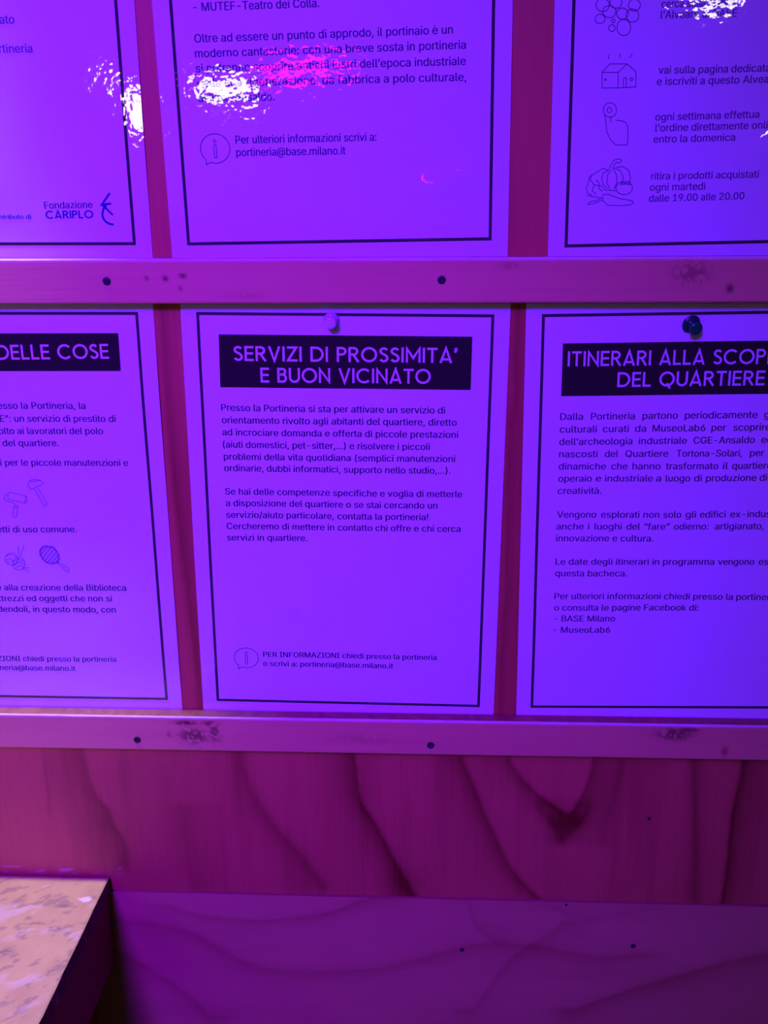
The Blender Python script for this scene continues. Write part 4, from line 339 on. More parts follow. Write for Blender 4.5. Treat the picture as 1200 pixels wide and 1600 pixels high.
    224: (389,[160,-9,126,-5,94,5,68,22,48,45,35,73,30,108,34,138,43,161,58,179,78,193,100,203,125,211,152,216,178,220,209,224,234,227,252,230,265,235,273,243,276,255,276,257,273,279,267,297,256,311,240,322,220,329,196,331,171,329,149,322,132,313,118,301,107,288,100,274,41,291,57,322,79,346,104,364,133,375,163,382,194,384,215,383,239,379,263,372,286,360,306,343,322,320,333,290,337,251,337,0,277,0,277,52,272,52,264,38,252,25,236,12,215,1,190,-6,170,45,202,49,228,59,248,74,263,93,272,115,276,138,276,190,270,186,259,182,246,179,231,176,216,173,200,171,186,169,175,168,154,164,134,159,117,150,103,139,95,124,92,105,94,87,102,72,114,61,130,52,149,47,165,429,99,529,168,529,215,429],[4,3,81,81,80,4,5,4,80,80,79,5,6,5,79,79,78,6,7,6,78,8,7,78,78,77,8,9,8,77,10,9,77,35,34,33,33,32,35,84,83,1,14,73,72,13,74,73,73,14,13,84,1,0,0,58,84,12,75,74,74,13,12,38,29,28,28,39,38,1,83,2,83,82,2,3,2,82,81,3,82,10,77,76,11,10,76,76,75,11,75,12,11,35,32,31,36,35,31,31,30,36,37,36,30,30,29,37,29,38,37,85,87,86,59,57,56,70,15,71,26,41,27,40,27,41,60,55,54,16,69,68,59,56,55,55,60,59,15,70,69,69,16,15,25,42,26,41,26,42,51,50,49,49,48,64,65,64,48,21,20,48,48,47,21,62,52,51,63,62,51,51,49,63,49,64,63,19,18,65,65,48,19,48,20,19,21,47,22,47,46,22,23,22,46,46,45,23,60,54,53,61,60,53,53,52,61,52,62,61,16,68,67,17,16,67,67,66,17,66,65,17,65,18,17,23,45,24,45,44,24,25,24,44,44,43,25,42,25,43,58,0,57,57,59,58,14,72,71,71,15,14,27,40,28,39,28,40,87,85,88]),
    232: (404,[212,-8,161,-2,117,16,82,46,56,85,40,132,34,187,39,242,55,290,81,329,115,359,157,378,205,384,236,382,266,374,294,361,319,341,341,315,357,282,368,242,371,194,371,169,75,169,75,221,338,221,310,202,307,237,298,269,283,294,263,314,237,326,205,330,173,326,146,313,125,294,109,270,99,241,96,211,96,178,100,139,110,106,128,80,151,61,179,50,212,46,234,48,254,53,271,61,285,73,297,88,306,105,365,91,353,63,335,39,311,19,283,4,249,-5,180,429,114,529,182,529,230,429,308,221,97,221,97,169],[6,5,22,22,23,6,7,6,23,3,40,4,40,39,4,5,4,39,22,5,39,38,37,22,23,22,37,25,24,61,7,23,36,8,7,36,36,35,8,35,9,8,42,41,2,34,33,10,31,12,32,11,32,12,42,2,1,1,43,42,32,11,33,10,33,11,57,59,58,2,41,3,40,3,41,9,35,34,34,10,9,56,45,0,44,0,45,47,46,55,14,29,15,55,46,56,45,56,46,29,14,30,13,30,14,20,19,24,18,24,19,49,53,52,50,49,52,52,51,50,21,25,38,21,20,25,20,24,25,24,18,26,27,26,18,18,17,27,47,55,54,48,47,54,54,53,48,53,49,48,27,17,28,17,16,28,29,28,16,15,29,16,43,1,0,0,44,43,37,38,25,30,13,31,12,31,13,59,57,60,22,39,63,38,22,63,36,23,62,24,26,61,23,37,62,37,25,61,37,61,62,21,38,63]),
    236: (167,[53,0,53,379,114,379,114,0,59,429,-6,529,62,529,110,429],[1,0,3,3,2,1,7,6,4,5,4,6]),
    8217: (177,[52,318,82,509,151,509,98,318],[1,0,3,3,2,1]),
    8220: (300,[52,318,104,509,151,509,121,318,175,318,228,509,274,509,244,318],[1,0,3,3,2,1,5,4,7,7,6,5]),
    8221: (300,[52,318,82,509,151,509,98,318,175,318,205,509,274,509,222,318],[1,0,3,3,2,1,5,4,7,7,6,5]),
}

# ------------------------------------------------------------------ helpers
C = scene.collection


def link(o, parent=None):
    C.objects.link(o)
    if parent is not None:
        o.parent = parent
    return o


def obj(name, verts, faces, mat, parent=None, smooth=False, mats=None, fmat=None, normals=None):
    """one mesh object; verts in millimetres"""
    me = bpy.data.meshes.new(name)
    v = np.asarray(verts, float) / 1000.0
    me.from_pydata(v.tolist(), [], [tuple(int(i) for i in f) for f in faces])
    for q in (mats or [mat]):
        me.materials.append(q)
    if fmat is not None:
        me.polygons.foreach_set('material_index', np.asarray(fmat, 'i'))
    if smooth:
        me.polygons.foreach_set('use_smooth', np.ones(len(me.polygons), bool))
    me.update()
    if normals is not None:
        me.polygons.foreach_set('use_smooth', np.ones(len(me.polygons), bool))
        me.normals_split_custom_set_from_vertices([tuple(n) for n in np.asarray(normals).tolist()])
    return link(bpy.data.objects.new(name, me), parent)


def tag(o, label=None, cat=None, group=None, kind=None):
    if label:
        o['label'] = label
    if cat:
        o['category'] = cat
    if group:
        o['group'] = group
    if kind:
        o['kind'] = kind
    return o


def empty(name, loc):
    o = bpy.data.objects.new(name, None)
    o.empty_display_size = 0.02
    o.location = loc
    return link(o)


def hsh(ix, iy, seed):
    ix = ix.astype(np.int64)
    iy = iy.astype(np.int64)
    h = (ix * 374761393 + iy * 668265263 + seed * 974634777) & 0x7fffffff
    h = ((h ^ (h >> 13)) * 1274126177) & 0x7fffffff
    return ((h ^ (h >> 16)) & 0xffff) / 65535.0


def vnoise(x, y, seed=0):
    x = np.asarray(x, float)
    y = np.asarray(y, float)
    ix, iy = np.floor(x), np.floor(y)
    fx, fy = x - ix, y - iy
    fx = fx * fx * (3 - 2 * fx)
    fy = fy * fy * (3 - 2 * fy)
    a = hsh(ix, iy, seed) * (1 - fx) + hsh(ix + 1, iy, seed) * fx
    b = hsh(ix, iy + 1, seed) * (1 - fx) + hsh(ix + 1, iy + 1, seed) * fx
    return a * (1 - fy) + b * fy


def fbm(x, y, seed=0, o=4):
    s, a, t = 0, 1.0, 0
    for k in range(o):
        s = s + a * vnoise(x * 2 ** k, y * 2 ** k, seed + 17 * k)
        t += a
        a *= 0.5
    return s / t


def sstep(a, b, x):
    t = np.clip((x - a) / (b - a), 0, 1)
    return t * t * (3 - 2 * t)


def curve_dark(x, z, pl, wl, wr, amp, along='z', fade=12):
    """darkness of a growth line or streak: wl / wr are the fade widths on either side (mm)"""
    pl = np.array(pl, float)
    # round the corners of the hand-measured line
    for _ in range(3):
        q = [pl[0]]
        for a, b in zip(pl[:-1], pl[1:]):
            q += [a * .75 + b * .25, a * .25 + b * .75]
        pl = np.array(q + [pl[-1]])
    if along == 'z':
        o = np.argsort(pl[:, 1])
        c = np.interp(z, pl[o, 1], pl[o, 0])
        d = x - c
        lo, hi, q = pl[o[0], 1], pl[o[-1], 1], z
    else:
        o = np.argsort(pl[:, 0])
        c = np.interp(x, pl[o, 0], pl[o, 1])
        d = z - c
        lo, hi, q = pl[o[0], 0], pl[o[-1], 0], x
    g = np.where(d > 0, np.exp(-np.abs(d) / wr), np.exp(-np.abs(d) / wl))
    m_ = sstep(lo - fade, lo, q) * (1 - sstep(hi, hi + fade, q))
    return amp * g * m_


def blob(x, z, cx, cz, rx, rz, seed, th=0.5):
    d = ((x - cx) / rx) ** 2 + ((z - cz) / rz) ** 2
    n = fbm(x * 0.55, z * 0.55, seed, 3)
    return np.clip(np.exp(-d * 1.4) * 1.6 * sstep(th - .08, th + .12, n), 0, 1)


# --- materials
def nodes(name):
    mt = bpy.data.materials.new(name)
    mt.use_nodes = True
    nt = mt.node_tree
    return mt, nt, nt.nodes['Principled BSDF']


def plain(name, col, rough=0.5, spec=0.5, metal=0.0, coat=0.0):
    mt, nt, b = nodes(name)
    tc = nt.nodes.new('ShaderNodeTexCoord')
    nz = nt.nodes.new('ShaderNodeTexNoise')
    nz.inputs['Scale'].default_value = 120
    nt.links.new(tc.outputs['Object'], nz.inputs['Vector'])
    mx = nt.nodes.new('ShaderNodeMix')
    mx.data_type = 'RGBA'
    mx.inputs[6].default_value = (*[c * 0.93 for c in col], 1)
    mx.inputs[7].default_value = (*[min(1, c * 1.07) for c in col], 1)
    nt.links.new(nz.outputs[0], mx.inputs[0])
    nt.links.new(mx.outputs[2], b.inputs['Base Color'])
    b.inputs['Roughness'].default_value = rough
    b.inputs['Specular IOR Level'].default_value = spec
    b.inputs['Metallic'].default_value = metal
    b.inputs['Coat Weight'].default_value = coat
    return mt


def laminated(name, col, sparkle=1.0):
    """printed paper under a clear glossy film; the film is faintly pebbled"""
    mt, nt, b = nodes(name)
    tc = nt.nodes.new('ShaderNodeTexCoord')
    n0 = nt.nodes.new('ShaderNodeTexNoise')
    n0.inputs['Scale'].default_value = 60
    nt.links.new(tc.outputs['Object'], n0.inputs['Vector'])
    mx = nt.nodes.new('ShaderNodeMix')
    mx.data_type = 'RGBA'
    mx.inputs[6].default_value = (*[c * 0.985 for c in col], 1)
    mx.inputs[7].default_value = (*[min(1, c * 1.015) for c in col], 1)
    nt.links.new(n0.outputs[0], mx.inputs[0])
    nt.links.new(mx.outputs[2], b.inputs['Base Color'])
    b.inputs['Roughness'].default_value = 0.6
    b.inputs['Specular IOR Level'].default_value = 0.0
    b.inputs['Coat Weight'].default_value = 1.0
    b.inputs['Coat IOR'].default_value = 1.75
    b.inputs['Coat Roughness'].default_value = 0.025
    n1 = nt.nodes.new('ShaderNodeTexNoise')
    n1.inputs['Scale'].default_value = 210
    n1.inputs['Detail'].default_value = 1.5
    nt.links.new(tc.outputs['Object'], n1.inputs['Vector'])
    n2 = nt.nodes.new('ShaderNodeTexNoise')
    n2.inputs['Scale'].default_value = 38
    n2.inputs['Detail'].default_value = 1.0
    nt.links.new(tc.outputs['Object'], n2.inputs['Vector'])
    ad = nt.nodes.new('ShaderNodeMath')
    ad.operation = 'MULTIPLY_ADD'
    ad.inputs[1].default_value = 1.2
    nt.links.new(n2.outputs[0], ad.inputs[0])
    nt.links.new(n1.outputs[0], ad.inputs[2])
    bp = nt.nodes.new('ShaderNodeBump')
    bp.inputs['Strength'].default_value = 1.0
    bp.inputs['Distance'].default_value = BUMP * sparkle
    nt.links.new(ad.outputs[0], bp.inputs['Height'])
    nt.links.new(bp.outputs['Normal'], b.inputs['Coat Normal'])
    return mt


def wood(name, light, dark, rough=0.5, stretch=(1, 1, 0.06), fine=0.25, stain=None, spec=0.35, pale=None):
    """wood whose broad figure comes from the 'figure' attribute, plus fine fibres; 'stain' marks dirt"""
    mt, nt, b = nodes(name)
    L = nt.links.new
    at = nt.nodes.new('ShaderNodeAttribute')
    at.attribute_name = 'figure'
    sx = nt.nodes.new('ShaderNodeSeparateColor')
    L(at.outputs['Color'], sx.inputs[0])
    tc = nt.nodes.new('ShaderNodeTexCoord')
    mp = nt.nodes.new('ShaderNodeMapping')
    mp.inputs['Scale'].default_value = stretch
    L(tc.outputs['Object'], mp.inputs['Vector'])
    nz = nt.nodes.new('ShaderNodeTexNoise')
    nz.inputs['Scale'].default_value = 420
    nz.inputs['Detail'].default_value = 4
    L(mp.outputs[0], nz.inputs['Vector'])
    ad = nt.nodes.new('ShaderNodeMath')
    ad.operation = 'MULTIPLY_ADD'
    ad.inputs[1].default_value = fine
    L(nz.outputs[0], ad.inputs[0])
    L(sx.outputs[0], ad.inputs[2])
    sb = nt.nodes.new('ShaderNodeMath')
    sb.operation = 'SUBTRACT'
    sb.use_clamp = True
    L(ad.outputs[0], sb.inputs[0])
    sb.inputs[1].default_value = fine * 0.5
    mx = nt.nodes.new('ShaderNodeMix')
    mx.data_type = 'RGBA'
    mx.inputs[6].default_value = (*light, 1)
    mx.inputs[7].default_value = (*dark, 1)
    L(sb.outputs[0], mx.inputs[0])
    m2 = nt.nodes.new('ShaderNodeMix')
    m2.data_type = 'RGBA'
    L(sx.outputs[1], m2.inputs[0])
    L(mx.outputs[2], m2.inputs[6])
    m2.inputs[7].default_value = (*(stain or (0.05, 0.03, 0.03)), 1)
    m3 = nt.nodes.new('ShaderNodeMix')
    m3.data_type = 'RGBA'
    L(sx.outputs[2], m3.inputs[0])
    L(m2.outputs[2], m3.inputs[6])
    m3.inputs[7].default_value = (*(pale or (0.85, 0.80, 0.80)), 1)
    L(m3.outputs[2], b.inputs['Base Color'])
    b.inputs['Roughness'].default_value = rough
    b.inputs['Specular IOR Level'].default_value = spec
    bp = nt.nodes.new('ShaderNodeBump')
    bp.inputs['Strength'].default_value = 0.15
    bp.inputs['Distance'].default_value = 0.0004
    L(nz.outputs[0], bp.inputs['Height'])
    L(bp.outputs['Normal'], b.inputs['Normal'])
    return mt


def set_figure(o, r, g=None, b_=None):
    me = o.data
    a = me.color_attributes.new('figure', 'FLOAT_COLOR', 'POINT')
    n = len(me.vertices)
    col = np.zeros((n, 4), np.float32)
    col[:, 0] = np.clip(r, 0, 1)
    if g is not None:
        col[:, 1] = np.clip(g, 0, 1)
    if b_ is not None:
        col[:, 2] = np.clip(b_, 0, 1)
    col[:, 3] = 1
    a.data.foreach_set('color', col.ravel())


M_BOARD = wood('red_brown_plywood', (0.56, 0.17, 0.082), (0.15, 0.02, 0.012), 0.45, (1, 1, 0.05), 0.30, spec=0.2)
M_LOWER = wood('pale_plywood', (0.60, 0.30, 0.155), (0.34, 0.12, 0.06), 0.5, (0.05, 1, 1), 0.22, spec=0.2)
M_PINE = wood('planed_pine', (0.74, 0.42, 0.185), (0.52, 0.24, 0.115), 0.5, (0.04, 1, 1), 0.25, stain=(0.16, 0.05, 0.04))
M_TABLE = wood('paint_smeared_plywood', (0.62, 0.49, 0.21), (0.45, 0.31, 0.145), 0.55, (1, 0.3, 1), 0.3, stain=(0.16, 0.12, 0.14))
M_APRON = wood('maroon_painted_wood', (0.20, 0.014, 0.016), (0.11, 0.008, 0.010), 0.5, (1, 0.05, 1), 0.3, stain=(0.5, 0.45, 0.5))
M_FLOOR = plain('grey_concrete', (0.3, 0.29, 0.28), 0.7)
M_PAPER = laminated('laminated_white_paper', (0.79, 0.79, 0.94))
M_RIM = plain('cut_paper_edge', (0.8, 0.8, 0.85), 0.5)
M_BLACK = laminated('black_print', (0.028, 0.025, 0.024))
M_BORDER = laminated('black_border_print', (0.05, 0.045, 0.05))
INK = {'C': laminated('black_text_print', (0.035, 0.03, 0.05)),
       'A': laminated('dark_text_print', (0.07, 0.05, 0.08)),
       'B': laminated('grey_text_print', (0.08, 0.06, 0.11)),
       'D': laminated('charcoal_text_print', (0.09, 0.07, 0.16)),
       'E': laminated('soft_text_print', (0.16, 0.12, 0.30)),
       'F': laminated('faint_text_print', (0.17, 0.12, 0.30))}
M_LINE = laminated('thin_line_print', (0.17, 0.12, 0.28))
M_BLUE = laminated('dark_blue_print', (0.03, 0.05, 0.26))
M_SCREW = plain('black_oxide_steel', (0.015, 0.018, 0.03), 0.45, 0.4)
M_WPIN = plain('white_plastic', (0.82, 0.62, 0.78), 0.3, 0.5, coat=0.3)
M_WPIN2 = plain('white_plastic_collar', (0.50, 0.5, 0.62), 0.3, 0.5)
M_GPIN = plain('dark_green_plastic', (0.004, 0.22, 0.065), 0.25, 0.5, coat=0.5)
M_GPIN2 = plain('dark_green_plastic_collar', (0.004, 0.10, 0.06), 0.3, 0.5)


# --- 2D strokes: polyline (mm) -> strip with mitred joints
def strip(pl, w, closed=False, maxseg=None):
    p = [np.array(q, float) for q in pl]
    if closed and np.hypot(*(p[0] - p[-1])) < 1e-6:
        p = p[:-1]
    q = [p[0]]
    for a in p[1:]:
        if np.hypot(*(a - q[-1])) > 1e-6:
            q.append(a)
    p = q
    if maxseg:
        q = []
        n = len(p)
        for i in range(n if closed else n - 1):
            a, b = p[i], p[(i + 1) % n]
            k = max(1, int(math.ceil(np.hypot(*(b - a)) / maxseg)))
            for j in range(k):
                q.append(a + (b - a) * j / k)
        if not closed:
            q.append(p[-1])
        p = q
    n = len(p)
    V, Fc = [], []
    for i in range(n):
        d1 = p[i] - p[i - 1] if (i > 0 or closed) else p[1] - p[0]
        d2 = p[(i + 1) % n] - p[i] if (i < n - 1 or closed) else p[i] - p[i - 1]
        d1 = d1 / np.hypot(*d1)
        d2 = d2 / np.hypot(*d2)
        n1 = np.array([-d1[1], d1[0]])
        n2 = np.array([-d2[1], d2[0]])
        mm = n1 + n2
        l = np.hypot(*mm)
        mm = n1 if l < 1e-6 else mm / l
        k = min(1.0 / max(0.35, float(mm @ n1)), 2.6)
        V += [p[i] + mm * w / 2 * k, p[i] - mm * w / 2 * k]
    for i in range(n if closed else n - 1):
        a, b = 2 * i, 2 * ((i + 1) % n)
        Fc.append((a, a + 1, b + 1, b))
    return V, Fc


class Flat:
    """collects flat print shapes in sheet millimetres"""

    def __init__(self):
        self.v, self.f = [], []

    def add(self, V, Fc):
        o = len(self.v)
        self.v += [tuple(q) for q in V]
        self.f += [tuple(i + o for i in f) for f in Fc]

    def stroke(self, pl, w, closed=False, maxseg=None):
        self.add(*strip(pl, w, closed, maxseg))

    def grid(self, x0, z0, x1, z1, nx, nz, quad=None):
        V, Fc = [], []
        for j in range(nz + 1):
            for i in range(nx + 1):
                u, v = i / nx, j / nz
                if quad:
                    a, b, c, d = [np.array(t, float) for t in quad]    # TL TR BR BL
                    V.append((d * (1 - u) + c * u) * (1 - v) + (a * (1 - u) + b * u) * v)
                else:
                    V.append((x0 + (x1 - x0) * u, z0 + (z1 - z0) * v))
        for j in range(nz):
            for i in range(nx):
                k = j * (nx + 1) + i
                Fc.append((k, k + 1, k + nx + 2, k + nx + 1))
        self.add(V, Fc)


def arc(cx, cy, rx, ry, a0, a1, n=14):
    return [(cx + rx * math.cos(math.radians(a0 + (a1 - a0) * i / n)),
             cy + ry * math.sin(math.radians(a0 + (a1 - a0) * i / n))) for i in range(n + 1)]


# --- geometric capitals (cap height 1): width, list of (points, closed)
T_ = 0.145
h_ = T_ / 2
S_PL = (arc(0.30, 0.735, 0.205, 0.193, 25, 200, 10) +
        [(0.17, 0.60), (0.30, 0.53), (0.43, 0.46)] +
        arc(0.30, 0.265, 0.225, 0.193, 30, -160, 12))
CAPS = {
    'A': (0.80, [([(h_ * .9, 0), (0.40, 1 - h_ * .4), (0.80 - h_ * .9, 0)], 0), ([(0.17, 0.24), (0.63, 0.24)], 0)]),
    'B': (0.64, [([(h_, 0), (h_, 1)], 0), ([(h_, 1 - h_), (0.34, 1 - h_)] + arc(0.34, 0.745, 0.19, 0.183, 90, -90, 9)[1:] + [(h_, 0.545)], 0),
                 ([(h_, 0.545), (0.36, 0.545)] + arc(0.36, 0.305, 0.21, 0.235, 90, -90, 9)[1:] + [(h_, h_)], 0)]),
    'C': (0.90, [(arc(0.5, 0.5, 0.44, 0.435, 45, 315, 26), 0)]),
    'D': (0.84, [([(h_, h_), (h_, 1 - h_), (0.34, 1 - h_)] + arc(0.34, 0.5, 0.43, 0.5 - h_, 90, -90, 16)[1:] + [(h_, h_)], 1)]),
    'E': (0.58, [([(0.58, 1 - h_), (h_, 1 - h_), (h_, h_), (0.58, h_)], 0), ([(h_, 0.51), (0.55, 0.51)], 0)]),
    'I': (0.15, [([(h_, 0), (h_, 1)], 0)]),
    'L': (0.54, [([(h_, 1), (h_, h_), (0.54, h_)], 0)]),
    'M': (0.94, [([(h_, 0), (h_, 1 - h_), (0.47, 0.30), (0.94 - h_, 1 - h_), (0.94 - h_, 0)], 0)]),
    'N': (0.76, [([(h_, 0), (h_, 1 - h_), (0.76 - h_, h_), (0.76 - h_, 1)], 0)]),
    'O': (1.00, [(arc(0.5, 0.5, 0.435, 0.435, 0, 360, 32), 1)]),
    'P': (0.62, [([(h_, 0), (h_, 1)], 0), ([(h_, 1 - h_), (0.32, 1 - h_)] + arc(0.32, 0.715, 0.23, 0.213, 90, -90, 10)[1:] + [(h_, 0.50)], 0)]),
    'Q': (1.00, [(arc(0.5, 0.5, 0.435, 0.435, 0, 360, 32), 1), ([(0.52, 0.22), (0.72, -0.14)], 0)]),
    'R': (0.68, [([(h_, 0), (h_, 1)], 0), ([(h_, 1 - h_), (0.32, 1 - h_)] + arc(0.32, 0.715, 0.23, 0.213, 90, -90, 10)[1:] + [(h_, 0.50)], 0),
                 ([(0.30, 0.50), (0.63, 0)], 0)]),
    'S': (0.58, [(S_PL, 0)]),
    'T': (0.66, [([(0, 1 - h_), (0.66, 1 - h_)], 0), ([(0.33, 0), (0.33, 1 - h_)], 0)]),
    'U': (0.74, [([(h_, 1), (h_, 0.36)] + arc(0.37, 0.36, 0.37 - h_, 0.36 - h_ + .005, 180, 360, 14)[1:] + [(0.74 - h_, 1)], 0)]),
    'V': (0.78, [([(h_ * .9, 1), (0.39, h_ * .5), (0.78 - h_ * .9, 1)], 0)]),
    'Z': (0.68, [([(0.03, 1 - h_), (0.60, 1 - h_), (0.08, h_), (0.68, h_)], 0)]),
    '\u2019': (0.20, [([(0.12, 0.98), (0.13, 0.86), (0.03, 0.70)], 0), (arc(0.10, 0.91, 0.04, 0.04, 0, 360, 8), 1)]),
}


def caps_line(flat, text, x0, z0, x1, z1, cap, weight=1.0, gap=0.125):
    """text from baseline point (x0,z0) to baseline point (x1,z1)"""
    adv, tot = [], 0
    for ch in text:
        adv.append(tot)
        tot += (0.30 if ch == ' ' else CAPS[ch][0]) + gap
    tot -= gap
    L = math.hypot(x1 - x0, z1 - z0)
    kx = L / tot
    ca, sa = (x1 - x0) / L, (z1 - z0) / L
    for ch, a in zip(text, adv):
        if ch == ' ':
            continue
        for pl, cl in CAPS[ch][1]:
            V, Fc = strip(pl, T_ * weight, bool(cl))
            out = []
            for q in V:
                X, Y = (q[0] + a) * kx, q[1] * cap
                out.append((x0 + X * ca - Y * sa, z0 + X * sa + Y * ca))
            flat.add(out, Fc)


# --- running text: letter shapes (corner points and triangles) in thousandths of the type size, from GLYPHS
_tri = {}


def letter(ch):
    if ch not in _tri:
        adv, q, t = GLYPHS[ord(ch)]
        _tri[ch] = (adv / 1000, [(q[i] / 1000, q[i + 1] / 1000) for i in range(0, len(q), 2)],
                    [tuple(t[i:i + 3]) for i in range(0, len(t), 3)])
    return _tri[ch]


def glyphs(text):
    V, Fc, x = [], [], 0.0
    for ch in text:
        adv, v, t = letter(ch)
        o = len(V)
        V += [(a + x, b) for a, b in v]
        Fc += [tuple(i + o for i in f) for f in t]
        x += adv
    return np.array(V), Fc


def nat(text):
    V, _ = glyphs(text)
    return V[:, 0].min(), V[:, 0].max()


HEAVY = 0.13


def text_line(flat, text, x, z, w, slope, size, kdef, k=0):
    """x, z: baseline start of text[k:]; w: its width"""
    if not text.strip():
        return
    a, b = nat(text)
    if k:
        a2, b2 = nat(text[k:])
        start = b - (b2 - a2)
        kx = w / (b2 - a2)
    else:
        start = a
        kx = w / (b - a) if w else size * kdef
    V, Fc = glyphs(text)
    s = slope or 0.0
    for e in (-HEAVY, HEAVY):                  # slightly heavier than the bare outline
        X = (V[:, 0] - start) * kx + e
        Y = V[:, 1] * size
        flat.add(np.stack([x + X - s * Y, z + Y + s * X], -1), Fc)


# ------------------------------------------------------------------ the board and its setting
def nonuni(segs):
    out = []
    for a, b, st in segs:
        out += list(np.arange(a, b, st))
    return np.array(out + [segs[-1][1]])


def slab_with_grid(name, xs, zs, y_front, y_back, mat):
    """upright panel: dense front face, back and rim"""
    nx, nz = len(xs), len(zs)
    X, Z = np.meshgrid(xs, zs)
    V = np.stack([X.ravel(), np.full(X.size, y_front), Z.ravel()], -1).tolist()
    idx = lambda i, j: j * nx + i
    Fc = [(idx(i, j), idx(i + 1, j), idx(i + 1, j + 1), idx(i, j + 1)) for j in range(nz - 1) for i in range(nx - 1)]
    o = len(V)
    V += [(xs[0], y_back, zs[0]), (xs[-1], y_back, zs[0]), (xs[-1], y_back, zs[-1]), (xs[0], y_back, zs[-1])]
    Fc.append((o, o + 3, o + 2, o + 1))
    Fc.append(tuple([idx(i, 0) for i in range(nx - 1, -1, -1)] + [o, o + 1]))
    Fc.append(tuple([idx(i, nz - 1) for i in range(nx)] + [o + 2, o + 3]))
    Fc.append(tuple([idx(0, j) for j in range(nz)] + [o + 3, o]))
    Fc.append(tuple([idx(nx - 1, j) for j in range(nz - 1, -1, -1)] + [o + 1, o + 2]))
    ob = obj(name, V, Fc, mat)
    ob.location = (0, 0, Z0)
    allv = np.array(V)
    return ob, allv[:, 0], allv[:, 2]


SEAM = -303.2
xs = nonuni([(-900, -330, 30), (-330, 360, 1.6), (360, 900, 30)])
zs = nonuni([(SEAM, -165, 1.6), (-165, 330, 4), (330, 860, 40)])
wall, X, Z = slab_with_grid('wall_back', xs, zs, 0, 18, M_BOARD)
wx = X + 5 * (fbm(X / 60, Z / 45, 3) - .5)
f = 0.34 * (fbm(X / 42, Z / 200, 5) - 0.35)
f += 0.14 * sstep(0.50, 0.75, fbm(X / 14, Z / 190, 9, 3))
for pl, wl, wr, amp in GRAIN_UP:
    f += curve_dark(wx, Z, pl, wl * 1.25, wr * 1.6, amp)
for cx, cz, rx, rz, am in ((161, -236, 13, 9, .55), (-190, -250, 12, 30, .22), (40, -292, 14, 16, .3)):
    f += am * np.exp(-((wx - cx) / rx) ** 2 - ((Z - cz) / rz) ** 2)
scuff = sstep(0.60, 0.72, fbm(X / 9, Z / 2.2, 21, 3)) * np.exp(-((Z + 286) / 2.6) ** 2) * (X < -178)
set_figure(wall, f, None, scuff * 0.30)
tag(wall, 'red-brown plywood notice board behind the sheets', kind='structure')

xs = nonuni([(-900, -330, 30), (-330, 360, 2.0), (360, 900, 30)])
zs = nonuni([(-1190, -450, 60), (-450, SEAM - 1.9, 1.8)])
low, X, Z = slab_with_grid('wall_lower', xs, zs, -0.3, 18, M_LOWER)
wz = Z + 4 * (fbm(X / 50, Z / 30, 13) - .5)
f = 0.35 * (fbm(X / 120, Z / 22, 15) - 0.35)
for pl, wl, wr, amp in GRAIN_AND_STREAK_LOW:
    f += curve_dark(X, wz, pl, wl, wr, amp, 'x', 30)
set_figure(low, f)
tag(low, 'pale plywood panel below the notice board', kind='structure')

fl = obj('floor', [(-900, -3000, 0), (900, -3000, 0), (900, 18, 0), (-900, 18, 0),
                   (-900, -3000, -20), (900, -3000, -20), (900, 18, -20), (-900, 18, -20)],
         [(0, 1, 2, 3), (7, 6, 5, 4), (0, 4, 5, 1), (1, 5, 6, 2), (2, 6, 7, 3), (3, 7, 4, 0)], M_FLOOR)
tag(fl, kind='structure')


# --- screws: countersunk cross head
def lathe(profile, n=20):
    V, Fc = [], []
    for r, y in profile:
        for i in range(n):
            a = 2 * math.pi * i / n
            V.append((r * math.cos(a), y, r * math.sin(a)))
    for k in range(len(profile) - 1):
        for i in range(n):
            j = (i + 1) % n
            Fc.append((k * n + i, k * n + j, (k + 1) * n + j, (k + 1) * n + i))
    Fc.append(tuple(range((len(profile) - 1) * n, len(profile) * n)))
    return V, Fc


def screw_mesh(r):
    # outward is -y
    V, Fc = lathe([(r * .45, 4.0), (r * .5, 1.5), (r, -0.05), (r * .97, -0.25), (r * .62, -0.40)], 20)
    Fc = Fc[:-1]
    o = 4 * 20
    # recessed cross: the middle of the head sinks in between four lands
    for i in range(20):
        a = 2 * math.pi * i / 20
        k = r * (.34 if (i % 5) in (0,) else .20)
        V.append((k * math.cos(a), 0.25, k * math.sin(a)))
    for i in range(20):
        j = (i + 1) % 20
        Fc.append((o + i, o + j, o + 20 + j, o + 20 + i))
    Fc.append(tuple(range(o + 20, o + 40)))
    return V, Fc


def add_screw(parent, x, y, z, r, mat=None, roll=0.3):
    V, Fc = screw_mesh(r)
    s = obj('screw', V, Fc, mat or M_SCREW, parent, smooth=False)
    s.location = (x / 1000, (y - 0.35) / 1000, z / 1000)
    s.rotation_euler = (0, roll, 0)
    return s


add_screw(wall, 220.6, -0.1, -229.3, 1.3, roll=.2)
add_screw(low, 84.9, -0.4, -351.4, 1.7, roll=.5)
add_screw(low, 217.0, -0.4, -343.7, 1.9, roll=.1)
add_screw(low, 163.6, -0.4, -306.9, 0.9, roll=.7)


